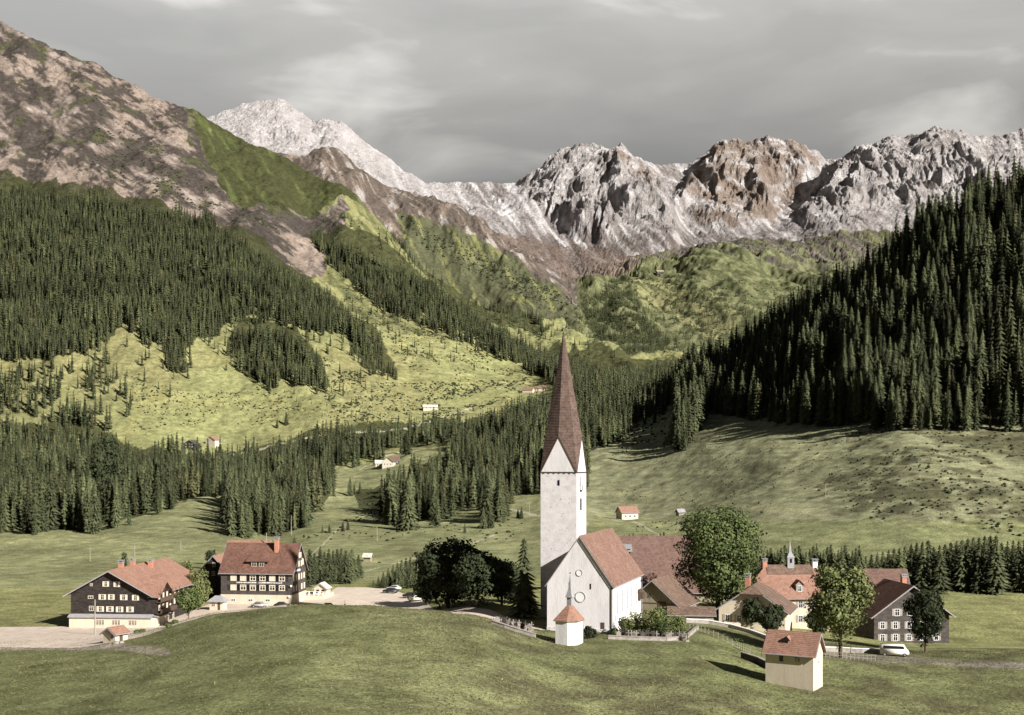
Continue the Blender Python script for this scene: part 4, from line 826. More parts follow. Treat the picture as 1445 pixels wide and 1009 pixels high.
LAB = {
 'upper_left': 'spruce in the great dark forest high on the left slope',
 'left_rim': 'spruce in the loose stand at the far left edge of the meadow slope',
 'clump_one': 'spruce in the small clump alone on the left meadow slope',
 'clump_two': 'spruce in the larger wood hanging on the left meadow slope',
 'clump_three': 'spruce in the thin diagonal copse on the middle meadow slope',
 'middle_strip': 'spruce in the diagonal forest strip across the middle slope',
 'upper_strip': 'spruce in the higher of the two diagonal forest strips',
 'gorge_far': 'spruce in the dark gorge forest behind the spire',
 'gorge_mid': 'tall spruce in the gorge forest left of the white tower',
 'gorge_left': 'tall spruce in the dark forest belt behind the inn and hotel meadow',
 'right_hill': 'tall spruce on the steep densely wooded hill at right',
 'head_slope': 'small spruce on the dark slope at the valley head',
 'head_spur': 'small spruce scattered on the green spur at the valley head'}
xq, yq, zq = qc(X), qc(Y), qc(Z)
area = np.abs((X[:-1, 1:]-X[:-1, :-1])*(Y[1:, :-1]-Y[:-1, :-1]))
cand = []
occ = np.full((nr-1, nc-1), True)
for k, (poly, sp, h) in FOR.items():
    tr = {'right_hill': (7.2, 9.25), 'gorge_mid': (6.2, 9.6), 'gorge_left': (6.2, 9.6), 'gorge_far': (7.6, 12.6), 'head_slope': (12, 15), 'head_spur': (12, 15)}.get(k, (8.6, 13))
    hh = h*F/yq; ex = (7*fbm(xq/60, yq/60, 3, 81)+11*fbm(xq/14, yq/14, 2, 83))*(0 if k == 'right_hill' else 1); ey = ex*.8+4*fbm(xq/25, yq/25, 2, 85)*(k != 'right_hill')
    m = inpoly(qx+ex, qy+ey, poly) & inpoly(qx+ex, qy+ey-.55*hh, poly) & (qt > tr[0]) & (qt < tr[1]) & (qx > -230) & (qx < 1760)
    if k not in ('right_hill',): m &= fbm(xq/22, yq/30, 3, 87) > -.42
    if k == 'left_rim': m &= qc(nA) > -.1
    if k in ('upper_strip', 'head_slope'): m &= qc(nA) > -.25
    wgt = area[m]; n = int(wgt.sum()/sp**2*2.2)
    if n == 0: print('forest empty', k); continue
    idx = rng.choice(len(wgt), n, p=wgt/wgt.sum()); rr_, cc_ = np.nonzero(m)
    seen = set()
    for i in idx:
        r0, c0 = rr_[i], cc_[i]; x = xq[r0, c0]+rng.uniform(-.5, .5); y = yq[r0, c0]+rng.uniform(-.8, .8); z = zq[r0, c0]
        key = (int(x/(sp*.8)), int(y/(sp*.8)))
        if key in seen: continue
        seen.add(key); hgt = h*rng.uniform(.6, 1.2)*(1.0 if rng.random() > .2 else .55)*(1+.22*math.sin(x/17+y/41)*math.cos(y/29-x/53))
        cand.append((hgt/y, x, y, z, hgt, k, CX+x/y*F))
# scattered spruces on the open slopes
SC = [((440,720,560,650), 0, 0, 0)]
scat = []
def scatter(poly, n, h0, h1, t0, t1, label):
    m = inpoly(qx, qy, poly) & (qt > t0) & (qt < t1); rr_, cc_ = np.nonzero(m); wgt = area[m]
    if len(wgt) == 0: print('scatter empty', label); return
    for i in rng.choice(len(wgt), n, p=wgt/wgt.sum()):
        r0, c0 = rr_[i], cc_[i]; scat.append((xq[r0, c0], yq[r0, c0], zq[r0, c0], rng.uniform(h0, h1), label))
scatter([(500,410),(560,450),(640,490),(690,520),(640,540),(560,500),(520,470),(480,430)], 60, 7, 15, 9, 13, 'scattered spruce on the bright middle slope below the forest strip')
scatter([(395,500),(470,545),(530,590),(500,600),(440,585),(400,580)], 26, 5, 11, 9, 13, 'small spruce dotted below the hanging wood on the left meadow slope')
scatter([(480,300),(620,360),(760,440),(860,500),(790,490),(640,420),(520,360)], 160, 7, 14, 9.5, 13, 'scattered spruce on the ridge meadow between the forest strips')
scatter([(300,470),(480,460),(560,540),(480,560),(300,520)], 70, 8, 19, 8.6, 13, 'x')
scatter([(-100,500),(130,480),(300,480),(260,560),(-100,640)], 60, 8, 19, 8.6, 13, 'x')
scatter([(440,300),(700,400),(800,500),(700,520),(520,420)], 260, 9, 20, 9.5, 13, 'x')
scatter([(620,440),(760,500),(780,545),(700,520),(620,470)], 60, 8, 16, 9, 13, 'x')
scatter([(700,440),(820,465),(900,520),(830,515),(740,480)], 110, 8, 18, 9.5, 12.7, 'x')
scatter([(820,430),(900,380),(1100,430),(1060,500),(960,500),(880,510)], 260, 8, 16, 12, 15, 'scattered spruce on the green slopes of the valley head')
scatter([(640,330),(815,430),(870,500),(760,450),(640,370)], 200, 7, 14, 11, 15, 'scattered spruce on the dark flank of the second range')
cand.sort(key=lambda t: -t[0])
vis = [c for c in cand if 60 < c[6] < 1400]
ind = vis[:262]; ids = set(id(c) for c in ind); rest = [c for c in cand if id(c) not in ids]
for s_, x, y, z, hgt, k, px in ind: place_spruce((x, y, z-.3), hgt, LAB[k], LAB[k].replace('spruce in', 'spruces in').replace('spruce on', 'spruces on'))
def merge(items, lib, name, m, h0=25.0, rs=1.0, near=0):
    Vs = []; Fs = []; off = 0
    for i, (x, y, z, hgt) in enumerate(items):
        L_ = MED if i < near else lib; v, f = L_[random.randrange(len(L_))]; a = random.uniform(0, 6.28); s = hgt/h0; w_ = s*random.uniform(.88, 1.15)*rs
        c_, s_ = math.cos(a)*w_, math.sin(a)*w_
        Vs.append(np.stack([v[:, 0]*c_-v[:, 1]*s_+x, v[:, 0]*s_+v[:, 1]*c_+y, v[:, 2]*s+z], -1)); Fs.append(f+off); off += len(v)
    o = npobj(name, np.concatenate(Vs), np.concatenate(Fs), m)
    ks = np.clip(rng.normal(1.0, .3, len(Vs)), .45, 2.0); wr = rng.uniform(.94, 1.14, len(Vs)); ct = np.array([v.mean(0) for v in Vs]); ks *= 1+.35*fbm(ct[:, 0]/70, ct[:, 1]/70, 3, 97)
    tc3 = np.concatenate([np.tile([q*w2, q, q*.97, 1.0], (len(v), 1)) for v, q, w2 in zip(Vs, ks, wr)])
    a = o.data.color_attributes.new('tint', 'FLOAT_COLOR', 'POINT'); a.data.foreach_set('color', tc3.astype(np.float32).ravel()); return o
fo = merge([(c[1], c[2], c[3]-.3, c[4]) for c in rest]+[(a, b, c-.3, d) for a, b, c, d, l in scat], LOW, 'spruce_forest', M_spruce_far, near=3200)
tag(fo, 'dense spruce forest covering the valley slopes and the gorge', 'forest', kind='stuff')
print('forest trees', len(rest), 'individual', len(ind), 'scattered', len(scat))
# low scrub dotted over the slopes
def blob(seed):
    r_ = random.Random(seed); bm = bmesh.new(); bmesh.ops.create_icosphere(bm, subdivisions=1, radius=1)
    for v in bm.verts: v.co *= r_.uniform(.7, 1.25); v.co.z *= .75
    bmesh.ops.triangulate(bm, faces=bm.faces); a = np.array([v.co[:] for v in bm.verts]); f = np.array([[v.index for v in p.verts] for p in bm.faces]); bm.free(); return a, f
BL = [blob(i) for i in range(5)]
scr_items = []
def scrub(poly, n, s0, s1, t0, t1, thr=None):
    m = inpoly(qx, qy, poly) & (qt > t0) & (qt < t1)
    if thr is not None: m &= qc(nA) > thr
    wgt = area[m]; rr_, cc_ = np.nonzero(m)
    if len(wgt) == 0: print('scrub empty'); return
    for i in rng.choice(len(wgt), n, p=wgt/wgt.sum()): scr_items.append((xq[rr_[i], cc_[i]]+rng.uniform(-1, 1), yq[rr_[i], cc_[i]]+rng.uniform(-1, 1), zq[rr_[i], cc_[i]]+.2, rng.uniform(s0, s1)*rng.uniform(.5, 1)))
scrub([(180,500),(320,540),(480,560),(620,600),(480,615),(380,600),(250,600),(190,610)], 800, .5, 1.6, 8.8, 11, -.1)
scrub([(400,480),(540,540),(640,540),(720,560),(620,600),(480,590)], 1500, .5, 1.9, 8.8, 12, -.2)
scrub([(480,400),(640,480),(780,550),(640,560),(520,480)], 1000, .7, 2.2, 8.8, 12, -.1)
scrub([(480,300),(800,480),(860,520),(640,440),(440,380)], 1400, .8, 2.6, 9.5, 13, -.2)
scrub([(820,430),(900,380),(1100,400),(1120,470),(1000,510),(880,510)], 1500, 1.5, 4, 12, 15.2, -.3)
scrub([(1110,740),(1150,690),(1200,640),(1190,605),(1300,600),(1650,590),(1800,700),(1560,790),(1300,730),(1200,735)], 1500, .3, 1.0, 5.8, 9, -.3)
scrub([(860,640),(1000,600),(1200,620),(1100,740),(900,760)], 500, .2, .7, 5.8, 9, .0)
scrub([(130,130),(300,260),(470,340),(300,310),(130,240)], 1200, 1.2, 3.2, 10, 13, .0)
scrub([(560,300),(815,425),(780,440),(600,350)], 900, 1.5, 4, 12, 15.2)
scrub([(400,770),(560,700),(760,740),(700,790),(500,810)], 160, .4, 1.2, 5.4, 8, .1)
scrub([(500,700),(620,690),(640,740),(560,745)], 160, .8, 2.2, 6, 8.5)
scrub([(830,600),(960,560),(1000,600),(880,640)], 300, .6, 1.8, 7, 9.5)
so = merge(scr_items, BL, 'scrub', M_scrub, 1.0); tag(so, 'low dark juniper scrub dotted over the grassy slopes', 'scrub', kind='stuff')
def tuft(seed):
    r_ = random.Random(seed); V_ = []; F_ = []
    for i in range(7):
        a = r_.uniform(0, 6.28); d = r_.uniform(0, .6); x, y = math.cos(a)*d, math.sin(a)*d; h_ = r_.uniform(.5, 1.1); a2 = r_.uniform(0, 6.28); b = len(V_)
        V_ += [(x-.22*math.cos(a2), y-.22*math.sin(a2), -.1), (x+.22*math.cos(a2), y+.22*math.sin(a2), -.1), (x+r_.uniform(-.3, .3), y+r_.uniform(-.3, .3), h_)]; F_.append((b, b+1, b+2))
    return np.array(V_), np.array(F_)
M_grass = material('grass_blades', (.10, .10, .042), .9, .3, .3, col2=(.18, .175, .08)); tinted(M_grass)
m = (qt > 1.75) & (qt < 3.45) & (qx > -60) & (qx < 1510); wgt = area[m]*np.clip(1+1.2*qc(nA)[m], .1, 3); rr_, cc_ = np.nonzero(m); gi = []
for i in rng.choice(len(wgt), 42000, p=wgt/wgt.sum()): gi.append((xq[rr_[i], cc_[i]]+rng.uniform(-.4, .4), yq[rr_[i], cc_[i]]+rng.uniform(-.4, .4), zq[rr_[i], cc_[i]]-.02, rng.uniform(.09, .22)))
go = merge(gi, [tuft(i) for i in range(6)], 'grass_tufts', M_grass, 1.0); tag(go, 'tufts of grass on the near meadow mound', 'grass', kind='stuff')
# ------------------------------------------------------------------ named conifers near the village
def fir(px, base, top, label, group=None, Yd=None, v=None, wide=1.5):
    g = on(px, Yd) if Yd else ground(px, base)
    pyb = HY-g.z/g.y*F; h = max(2.0, (pyb-top)*g.y/F)
    return place_spruce(g, h, label, group, v=v, wide=wide)
f0 = fir(740, 862, 754, 'big lone spruce standing left of the white tower', Yd=238, v=3); f0.scale = (f0.scale[2]*1.45, f0.scale[2]*1.45, f0.scale[2])
for k, (px, b_, t_) in enumerate(((437,820,772),(444,822,778),(452,820,768),(458,821,776),(464,818,772),(470,814,774),(476,812,772),(482,806,771),(488,804,774),(493,803,778),(497,804,772),(506,806,781),(474,818,800),(482,820,802),(490,818,806))):
    fir(px, b_, t_, 'spruce in the small grove right of the hotel gable', 'spruces in the grove by the hotel', Yd=(355+(k % 4)*8))
for k, (px, t_) in enumerate(((541,806),(548,800),(555,795),(561,792),(567,788),(573,785),(579,783),(584,788),(588,796),(534,812),(527,818),(594,800))):
    fir(px, 0, t_, 'spruce in the dark group behind the parked cars on the square', 'spruces behind the square', Yd=(338+(k % 3)*6))
for k, px in enumerate((868,874,881,888,894,900,907,913,932,937,943,958,966,975)):
    fir(px, 0, 748+(k*7) % 9, 'young fir in the row above the big barn roof', 'young firs above the barn roof', Yd=(372+(k*5) % 12))
for k, px in enumerate(list(range(1068, 1215, 5))):
    fir(px, 0, 764+(k*13) % 17+(5 if px < 1090 else 0), 'fir in the dark row behind the villa roof', 'firs behind the villa', Yd=(335+(k*7) % 24))
for k, px in enumerate(list(range(1214, 1560, 8))):
    fir(px, 0, 772-min(px-1214, 150)*.14+(k*11) % 12, 'broad fir in the tall stand behind the shingled house', 'firs behind the shingled house', Yd=(325+(k*7) % 24))
for px, b_, t_, l in ((494,700,672,'left small spruce on the bench meadow edge above the gorge'),(500,698,682,'short spruce beside two others on the bench meadow edge'),(508,696,678,'right spruce of three on the bench meadow edge'),(574,642,608,'big dark spruce standing behind the bench meadow farmhouse'),(566,640,622,'smaller spruce left of the big one behind the farmhouse'),
    (731,731,717,'left one of two little spruces on the valley road edge'),(736,732,714,'right one of two little spruces on the valley road edge'),(692,745,716,'spruce at the lower right tip of the gorge forest'),(682,746,714,'spruce second from the lower right tip of the gorge forest'),(656,752,738,'single dark spruce standing out below the gorge forest'),
    (455,752,740,'small spruce left of the pair on the meadow above the hotel grove'),(465,752,738,'small spruce right of the pair on the meadow above the hotel grove'),(484,750,734,'spruce above the hotel grove beside the field path'),(491,748,732,'taller spruce beside the field path above the hotel grove'),(434,742,728,'lone little spruce on the meadow right of the forest belt'),
    (416,770,753,'dark pointed spruce rising behind the hotel roof'),(404,600,580,'lone dark spruce on the left meadow slope'),(391,604,590,'small lone spruce left of the dark one on the meadow slope')):
    fir(px, b_, t_, l)
# ------------------------------------------------------------------ broadleaf trees
def leaf_crown(root, lobes, n, size, m, seed, name='crown'):
    r_ = np.random.default_rng(seed); Vs = []; tot = sum(l[3]*l[4]*l[5] for l in lobes)
    for (x, y, z, a, b, c) in lobes:
        k = int(n*a*b*c/tot); d = r_.normal(size=(k, 3)); d /= np.linalg.norm(d, axis=1)[:, None]
        rad = r_.uniform(.45, 1, k)**.5; nz_ = 1+.22*np.sin(d[:, 0]*7+seed)*np.cos(d[:, 1]*6+x)+.15*np.sin(d[:, 2]*11+y)
        c0 = d*(rad*nz_)[:, None]*np.array([a, b, c])+np.array([x, y, z])
        # leaf clusters: small tilted quads facing roughly outward
        t1 = np.cross(d, r_.normal(size=(k, 3))); t1 /= np.linalg.norm(t1, axis=1)[:, None]; t2 = np.cross(d+.6*r_.normal(size=(k, 3)), t1); t2 /= np.linalg.norm(t2, axis=1)[:, None]
        s = size*r_.uniform(.5, 1.2, (k, 1)); Vs.append(np.stack([c0-t1*s, c0-t2*s*.8, c0+t1*s, c0+t2*s*.8], 1))
    Vv = np.concatenate(Vs).reshape(-1, 3); return npobj(name, Vv, np.arange(len(Vv)).reshape(-1, 4), m, root)
def broadleaf(px, Yd, top, wpx, label, m, seed, base_frac=.18, n=5000, size=.34, trunk=.3, group=None, name='maple_tree', shape=None):
    g = on(px, Yd); pyb = HY-g.z/g.y*F; H = (pyb-top)*Yd/F; Rr = wpx/2*Yd/F
    root = empty(name, g); tag(root, label, 'tree' if name != 'shrub' else 'shrub', group); r_ = random.Random(seed); lobes = []
    zc = H*(base_frac+(1-base_frac)/2); hz_ = H*(1-base_frac)/2
    lobes.append((0, 0, zc, Rr*.72, Rr*.72, hz_*.85))
    for k in range(15):
        a = r_.uniform(0, 6.28); t = r_.uniform(-.8, .8); rr = Rr*.66*math.sqrt(max(.12, 1-t*t)); s = r_.uniform(.26, .42)
        lobes.append((math.cos(a)*rr, math.sin(a)*rr, zc+t*hz_*.72, Rr*s, Rr*s, hz_*s*.75))
    cr_ = leaf_crown(root, lobes, n, size, m, seed)
    bm = bmesh.new(); tube(bm, (0, 0, -1), (0, 0, H*.45), trunk, trunk*.6, 9)
    for k in range(7):
        a = r_.uniform(0, 6.28); z0 = H*r_.uniform(.2, .42); e_ = Vector((math.cos(a)*Rr*.6, math.sin(a)*Rr*.6, z0+H*r_.uniform(.15, .4))); tube(bm, (0, 0, z0), e_, trunk*.4, trunk*.1, 6)
    tube(bm, (0, 0, H*.44), (r_.uniform(-.5, .5), 0, H*.85), trunk*.6, trunk*.15, 7)
    obj('trunk', bm, M_bark, root)
    return root
broadleaf(1013, 264, 704, 146, 'huge round maple between the plank barn and the cream house', M_leaf, 1, .02, 26000, .31, .6)
broadleaf(1186, 206, 788, 98, 'yellow green maple with pale trunk in front of the villa', M_leaf_y, 2, .13, 11000, .26, .42)
broadleaf(1306, 228, 822, 62, 'dark leafy tree overhanging the front of the shingled house at the right edge', M_leaf_d, 3, .08, 6500, .26, .25)
broadleaf(632, 268, 750, 112, 'large dark leafy tree at the left of the clump behind the mound', M_leaf_d, 4, .0, 13000, .36, .5)
broadleaf(674, 254, 772, 84, 'dark leafy tree in the middle of the clump behind the mound', M_leaf_d, 5, .05, 6500, .34, .4)
broadleaf(708, 262, 782, 66, 'smaller leafy tree at the right of the clump next to the big spruce', M_leaf_d, 6, .05, 5000, .32, .35)
broadleaf(728, 268, 812, 44, 'added low dark tree standing in for ground shade between clump and lone spruce', M_leaf_d, 67, .0, 3600, .32, .3)  # added tree, its dark mass stands in for shade on the ground
broadleaf(652, 285, 762, 50, 'paler leafy treetop behind the dark clump', M_leaf, 66, .1, 3500, .32, .35)
broadleaf(603, 290, 806, 40, 'low leafy tree at the dark end of the square', M_leaf_d, 7, .02, 3000, .32, .3)
broadleaf(266, 262, 826, 40, 'small round street tree at the right corner of the inn', M_leaf, 8, .28, 3000, .24, .14)
broadleaf(281, 292, 798, 40, 'taller leafy tree between the inn and the dark cottage', M_leaf_y, 9, .1, 3600, .26, .25)
broadleaf(262, 310, 786, 30, 'leafy tree with pale top behind the roof end of the inn', M_leaf_y, 10, .1, 2500, .26, .25)
broadleaf(1088, 236, 850, 44, 'dark bushy tree shading the front of the parish house', M_leaf_d, 11, .05, 3500, .26, .2)
broadleaf(1152, 248, 858, 36, 'dark bushy tree at the right corner of the villa', M_leaf_d, 12, .05, 2600, .26, .2)
broadleaf(1060, 245, 838, 34, 'dark tree in shade between the big maple and the parish house', M_leaf_d, 13, .05, 2600, .26, .2)
broadleaf(146, 640, 598, 55, 'dark round topped tree at the left end of the forest belt', M_leaf_d, 14, .05, 2600, .8, .5)
broadleaf(300, 420, 772, 14, 'small bush tree on the meadow behind the cottage roof', M_leaf_d, 15, .0, 500, .3, .1, name='shrub')
broadleaf(175, 420, 776, 10, 'lone small bush on the meadow behind the inn roof', M_leaf_d, 16, .0, 400, .3, .1, name='shrub')
broadleaf(294, 445, 775, 10, 'dark bush on the meadow left of the hotel roof', M_leaf_d, 17, .0, 400, .3, .1, name='shrub')
# graveyard shrubs
for k, (px, Yd, top, wd, l, mm) in enumerate(((884, 211, 868, 28, 'bright shrub nearest the church corner in the graveyard', M_leaf_y), (900, 213, 860, 32, 'bright yellow shrub against the church side wall', M_leaf_y), (918, 210, 855, 36, 'tall yellow green shrub in the middle of the graveyard', M_leaf_y), (940, 209, 853, 40, 'dark based bushy tree in the right half of the graveyard', M_leaf), (958, 210, 864, 28, 'yellow green shrub at the right end of the graveyard', M_leaf_y), (930, 222, 852, 28, 'pale green shrub in front of the plank barn gable', M_leaf_y), (830, 206, 882, 14, 'dark shrub right of the small chapel', M_leaf_d), (838, 207, 886, 10, 'little dark shrub by the church door', M_leaf_d), (868, 211, 886, 12, 'small leafy plant at the foot of the church corner', M_leaf))):
    broadleaf(px, Yd, top, wd, l, mm, 30+k, .0, 1400, .16, .08, name='shrub')
for k, (px, py, wd, h_) in enumerate(((1040, 905, 10, 5), (1046, 906, 8, 4))):
    g = ground(px, py); broadleaf(px, g.y, py-h_, wd, ('low round bush on the lawn left of the outbuilding', 'smaller low bush on the lawn beside the round one')[k], M_leaf, 50+k, .0, 500, .14, .05, name='shrub')
for k, (px, py) in enumerate(((201, 893), (193, 894), (247, 880), (238, 885))):
    g = ground(px, py); broadleaf(px, g.y, py-6, 10, ('low bush on the street edge right of the little shed', 'low bush left of another beside the little shed', 'low bush where the mound meets the street', 'small bush below the inn corner on the mound edge')[k], M_leaf, 54+k, .0, 400, .14, .05, name='shrub')
# ------------------------------------------------------------------ graves, walls, fences, poles
def grave(px, Yd, kind, label, group):
    g = on(px, Yd); root = empty('grave_cross' if kind == 'cross' else 'gravestone', g, R(random.uniform(-30, 10))); tag(root, label, 'grave marker', group)
    bm = bmesh.new(); box(bm, -.3, .3, -.2, .2, -.4, .3); obj('base', bm, M_stone, root)
    bm = bmesh.new()
    if kind == 'cross': box(bm, -.08, .08, -.06, .06, .303, 1.6); box(bm, -.4, -.083, -.055, .055, 1.05, 1.2); box(bm, .083, .4, -.055, .055, 1.05, 1.2)
    else: prism(bm, [Vector((-.38, -.1, .303)), Vector((.38, -.1, .303)), Vector((.38, -.1, 1.1)), Vector((0, -.1, 1.45)), Vector((-.38, -.1, 1.1))], Vector((0, .2, 0)))
    bmesh.ops.recalc_face_normals(bm, faces=bm.faces)
    obj('cross' if kind == 'cross' else 'slab', bm, M_stone if random.random() < .45 else M_shingle2, root)
for k in range(26):
    px = 872+k*3.9+random.uniform(-1, 1); grave(px, 207.0+random.uniform(-1.2, 1.8), 'cross' if k % 3 else 'stone', 'grave marker among the bright shrubs right of the church' , 'grave markers right of the church')
for k in range(12):
    px = 702+k*4.4+random.uniform(-1, 1); grave(px, 208+random.uniform(-1, 5), 'cross' if k % 2 else 'stone', 'grave marker on the sunny strip left of the chapel', 'grave markers left of the chapel')
def wall_line(name, pts, h, th, m, label, cat, cap=None):
    """a wall or fence following ground points (px, Y)"""
    g = [on(*p) for p in pts]; root = empty(name, g[0]); tag(root, label, cat); o = g[0]
    bm = bmesh.new(); bc = bmesh.new()
    for a, b in zip(g, g[1:]):
        d = (b-a); n = Vector((-d.y, d.x, 0)).normalized()*th/2; a_, b_ = a-o, b-o; lo_ = Vector((0, 0, -.8)); hi = Vector((0, 0, h))
        prism(bm, [a_-n+lo_, b_-n+lo_, b_-n+hi, a_-n+hi], n*2)
        if cap: k2 = n*1.5; prism(bc, [a_-k2+hi*1.003, b_-k2+hi*1.003, b_-k2+hi+Vector((0, 0, .12)), a_-k2+hi+Vector((0, 0, .12))], k2*2)
    bmesh.ops.recalc_face_normals(bm, faces=bm.faces); obj('masonry', bm, m, root)
    if cap: bmesh.ops.recalc_face_normals(bc, faces=bc.faces); obj('coping', bc, cap, root)
    else: bc.free()
    return root
wall_line('graveyard_wall', [(694, 205), (712, 204), (730, 203.5), (756, 203)], .6, .35, M_stone, 'low pale stone wall along the grave strip left of the chapel', 'wall', M_stone)
wall_line('graveyard_wall', [(858, 205.5), (900, 205.5), (940, 206), (966, 208), (975, 214), (985, 222)], .55, .35, M_stone, 'low stone wall along the front of the shrubs right of the church', 'wall', M_stone)
wall_line('garden_wall', [(968, 236), (1000, 237), (1030, 236), (1060, 232), (1086, 226), (1098, 222)], .7, .35, M_stone, 'pale curving garden wall in front of the cream houses', 'wall', M_white)
wall_line('road_wall', [(1158, 214), (1185, 216), (1215, 216), (1245, 217), (1262, 217)], .8, .35, M_stone, 'white topped wall along the lane below the yellow green maple', 'wall', M_white)
wall_line('garden_wall', [(1046, 196), (1070, 194), (1092, 190)], 1.0, .35, M_shingle2, 'dark garden wall left of the small outbuilding', 'wall', M_stone)
def rail_fence(pts, label, n, h=1.0):
    g = []
    for (p0, y0), (p1, y1) in zip(pts, pts[1:]):
        for i in range(n): t = i/n; g.append(on(p0+(p1-p0)*t, y0+(y1-y0)*t))
    g.append(on(*pts[-1])); o = g[0]; root = empty('rail_fence', o); tag(root, label, 'fence')
    for a in g: bm = bmesh.new(); tube(bm, a-o+Vector((0, 0, -.4)), a-o+Vector((0, 0, h+.1)), .06, .06, 6); obj('post', bm, M_pole, root)
    for hh in (.5, .95):
        bm = bmesh.new()
        for a, b in zip(g, g[1:]): tube(bm, a-o+Vector((0, 0, h*hh)), b-o+Vector((0, 0, h*hh)), .035, .035, 5)
        obj('rail', bm, M_pole, root)
rail_fence([(700, 213), (725, 212), (750, 210)], 'light rail fence behind the graves left of the chapel', 6)
rail_fence([(968, 224), (1000, 216), (1040, 206), (1058, 202)], 'pale rail fence crossing the lawn right of the graveyard', 6)
rail_fence([(422, 285), (446, 286), (470, 287)], 'low dark fence on the near edge of the square', 8, .8)
rail_fence([(1165, 205), (1200, 205), (1235, 206)], 'rail fence under the yellow green maple', 6)
def pole(px, base, top, label, lamp=False, Yd=None):
    g = on(px, Yd) if Yd else ground(px, base); h = (HY-g.z/g.y*F-top)*g.y/F; root = empty('utility_pole', g); tag(root, label, 'pole')
    bm = bmesh.new(); tube(bm, (0, 0, -.5), (0, 0, h), .17, .11, 7); obj('shaft', bm, M_pole, root)
    bm = bmesh.new()
    if lamp: tube(bm, (0, 0, h-.2), (-1.3, 0, h+.1), .05, .05, 5); box(bm, -2.0, -1.2, -.15, .15, h, h+.2); obj('lamp_head', bm, M_metal, root)
    else: box(bm, -.6, .6, -.05, .05, h-.5, h-.38); obj('crossarm', bm, M_wood, root)
for a in ((411, 755, 727, 'utility pole on the meadow right of the forest belt'), (532, 763, 743, 'utility pole on the slope path above the square'), (190, 785, 768, 'utility pole on the meadow behind the inn roof'), (127, 792, 770, 'utility pole on the meadow at the far left edge'), (255, 776, 762, 'utility pole on the meadow between inn and cottage'), (1165, 700, 682, 'slender pole on the rough right hill')): pole(*a)
pole(747, 728, 710, 'street lamp pole beside the valley road left of the tower', True)
pole(134, 0, 846, 'tall pale pole in front of the left inn', False, Yd=246)
pole(376, 0, 752, 'thin mast rising behind the hotel roof', False, Yd=350)
# post at the square
for px, Yd, l in ((487, 300, 'short dark post on the near edge of the square'), (1201, 213, 'small yellow post on the lane wall')):
    g = on(px, Yd); root = empty('post', g); tag(root, l, 'post'); bm = bmesh.new(); tube(bm, (0, 0, -.3), (0, 0, 1.3), .13, .11, 7); obj('shaft', bm, M_pole, root); bm = bmesh.new(); box(bm, -.2, .2, -.2, .2, -.1, .25); obj('foot', bm, M_shingle, root)
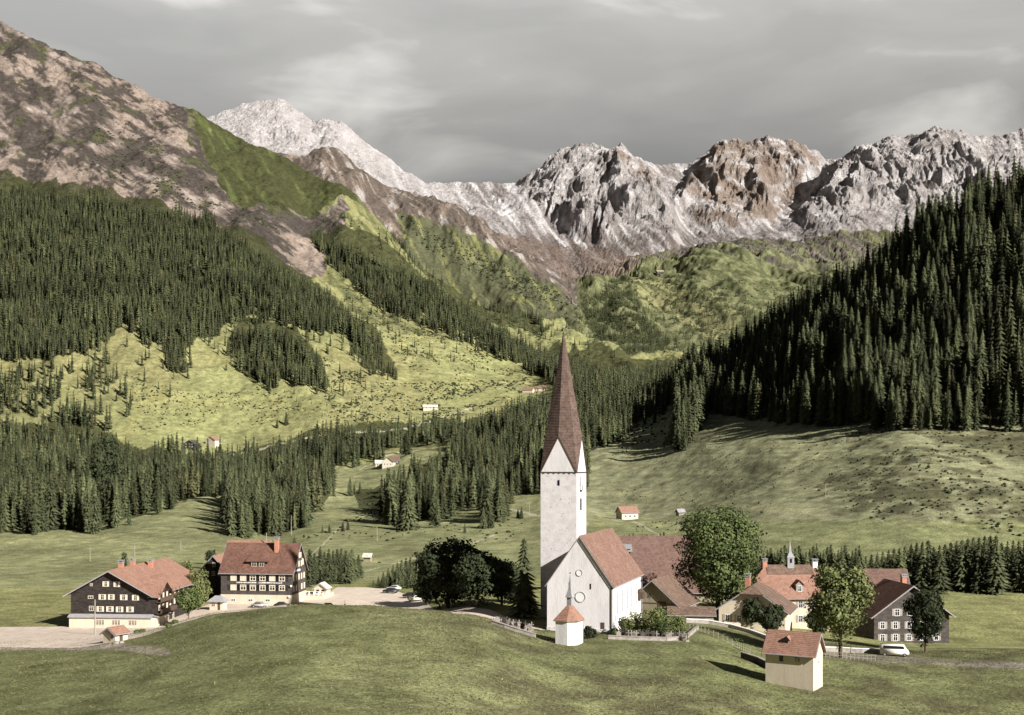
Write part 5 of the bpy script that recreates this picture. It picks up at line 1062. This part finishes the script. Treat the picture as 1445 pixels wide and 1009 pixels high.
# ------------------------------------------------------------------ vehicles
M_tyre = material('tyre_rubber', (.02, .02, .02), .8, .2, 5)
def car(px, Yd, rot, paint, label, L=4.1, W=1.6, van=False, group=None, z=None):
    g = on(px, Yd); root = empty('parked_van' if van else 'parked_car', g+Vector((0, 0, .06)), rot); tag(root, label, 'van' if van else 'car', group)
    m = material('paint', paint, .35, .04, 1, spec=.5); bm = bmesh.new()
    if van: prof = [(-L/2, .35), (L/2, .35), (L/2, .95), (L/2-.25, 1.15), (L/2-.75, 2.0), (-L/2+.2, 2.1), (-L/2, 1.7)]
    else: prof = [(-L/2, .35), (L/2, .35), (L/2, .72), (L/2-.2, .88), (L/2-1.05, .95), (L/2-1.55, 1.42), (-L/2+1.15, 1.45), (-L/2+.45, .98), (-L/2+.05, .85)]
    prism(bm, [Vector((x, -W/2, z_)) for x, z_ in prof], Vector((0, W, 0))); bmesh.ops.recalc_face_normals(bm, faces=bm.faces)
    bmesh.ops.bevel(bm, geom=list(bm.edges), offset=.06, segments=2, affect='EDGES'); obj('body', bm, m, root, True)
    bm = bmesh.new()
    for sg in (-1, 1):
        yy = sg*(W/2+.004)
        if van: q = [(-L/2+.5, 1.35), (L/2-.75, 1.35), (L/2-.95, 1.85), (-L/2+.5, 1.9)]
        else: q = [(-L/2+.75, 1.0), (L/2-1.3, 1.0), (L/2-1.65, 1.36), (-L/2+1.2, 1.38)]
        prism(bm, [Vector((x, yy-.01, z_)) for x, z_ in q], Vector((0, .02, 0))); bmesh.ops.recalc_face_normals(bm, faces=bm.faces); obj('side_window', bm, M_glass, root); bm = bmesh.new()
    bm.free()
    bm = bmesh.new()
    if van: a, b = Vector((L/2-.33, 0, 1.27)), Vector((L/2-.70, 0, 1.9))
    else: a, b = Vector((L/2-1.08, 0, 1.0)), Vector((L/2-1.5, 0, 1.38))
    wv = Vector((0, W*.42, 0)); prism(bm, [a-wv, a+wv, b+wv, b-wv], Vector((.03, 0, .02))); bmesh.ops.recalc_face_normals(bm, faces=bm.faces); obj('windscreen', bm, M_glass, root)
    for x in (-L/2+.75, L/2-.75):
        for sg in (-1, 1):
            bm = bmesh.new(); tube(bm, (x, sg*(W/2-.14), .32), (x, sg*(W/2+.03), .32), .32, .32, 14); wh_ = obj('wheel', bm, M_tyre, root)
            bm = bmesh.new(); tube(bm, (x, sg*(W/2+.031), .32), (x, sg*(W/2+.05), .32), .17, .15, 12); obj('hubcap', bm, M_metal, wh_)
    for sg in (-1, 1): bm = bmesh.new(); tube(bm, (L/2-.02, sg*W*.34, .66), (L/2+.04, sg*W*.34, .66), .1, .1, 10); obj('headlight', bm, M_white, root)
    return root
car(551, 325, R(160), (.03, .03, .035), 'dark car parked at the far edge of the square', group='cars parked at the square')
car(579, 312, R(150), (.035, .032, .03), 'dark car in the shade at the right end of the square', group='cars parked at the square')
car(587, 303, R(200), (.62, .60, .42), 'pale yellow car at the right end of the square', group='cars parked at the square')
car(398, 296, R(5), (.03, .03, .035), 'dark car in front of the right hotel corner', group='cars parked at the square')
car(464, 292, R(5), (.05, .05, .05), 'dark car by the low fence on the near edge of the square', group='cars parked at the square')
car(366, 296, R(4), (.35, .33, .31), 'grey car parked along the front of the hotel', group='cars parked at the square')
car(556, 332, R(170), (.5, .48, .42), 'pale car behind the dark one at the far edge of the square', group='cars parked at the square')
car(1262, 214, R(-14), (.74, .70, .64), 'white van parked below the dark shingled house', 4.9, 1.9, True)
# boulders and low heap along the street
for k, (px, py, s) in enumerate(((322, 851, .9), (335, 850, .7), (348, 850, .8), (360, 849, .6), (372, 848, .7), (165, 914, .8), (171, 913, .6))):
    g = on(px, 262 if px > 300 else 214); bm = bmesh.new(); bmesh.ops.create_icosphere(bm, subdivisions=2, radius=s)
    for v in bm.verts: v.co *= random.uniform(.85, 1.15); v.co.z *= .6
    o = obj('boulder', bm, M_stone, None); o.location = g
    tag(o, 'rough pale boulder in the row along the hotel street edge' if px > 300 else 'dark rough stone on the lower road at the left corner', 'boulder', 'boulders along the hotel street' if px > 300 else 'stones on the lower road')
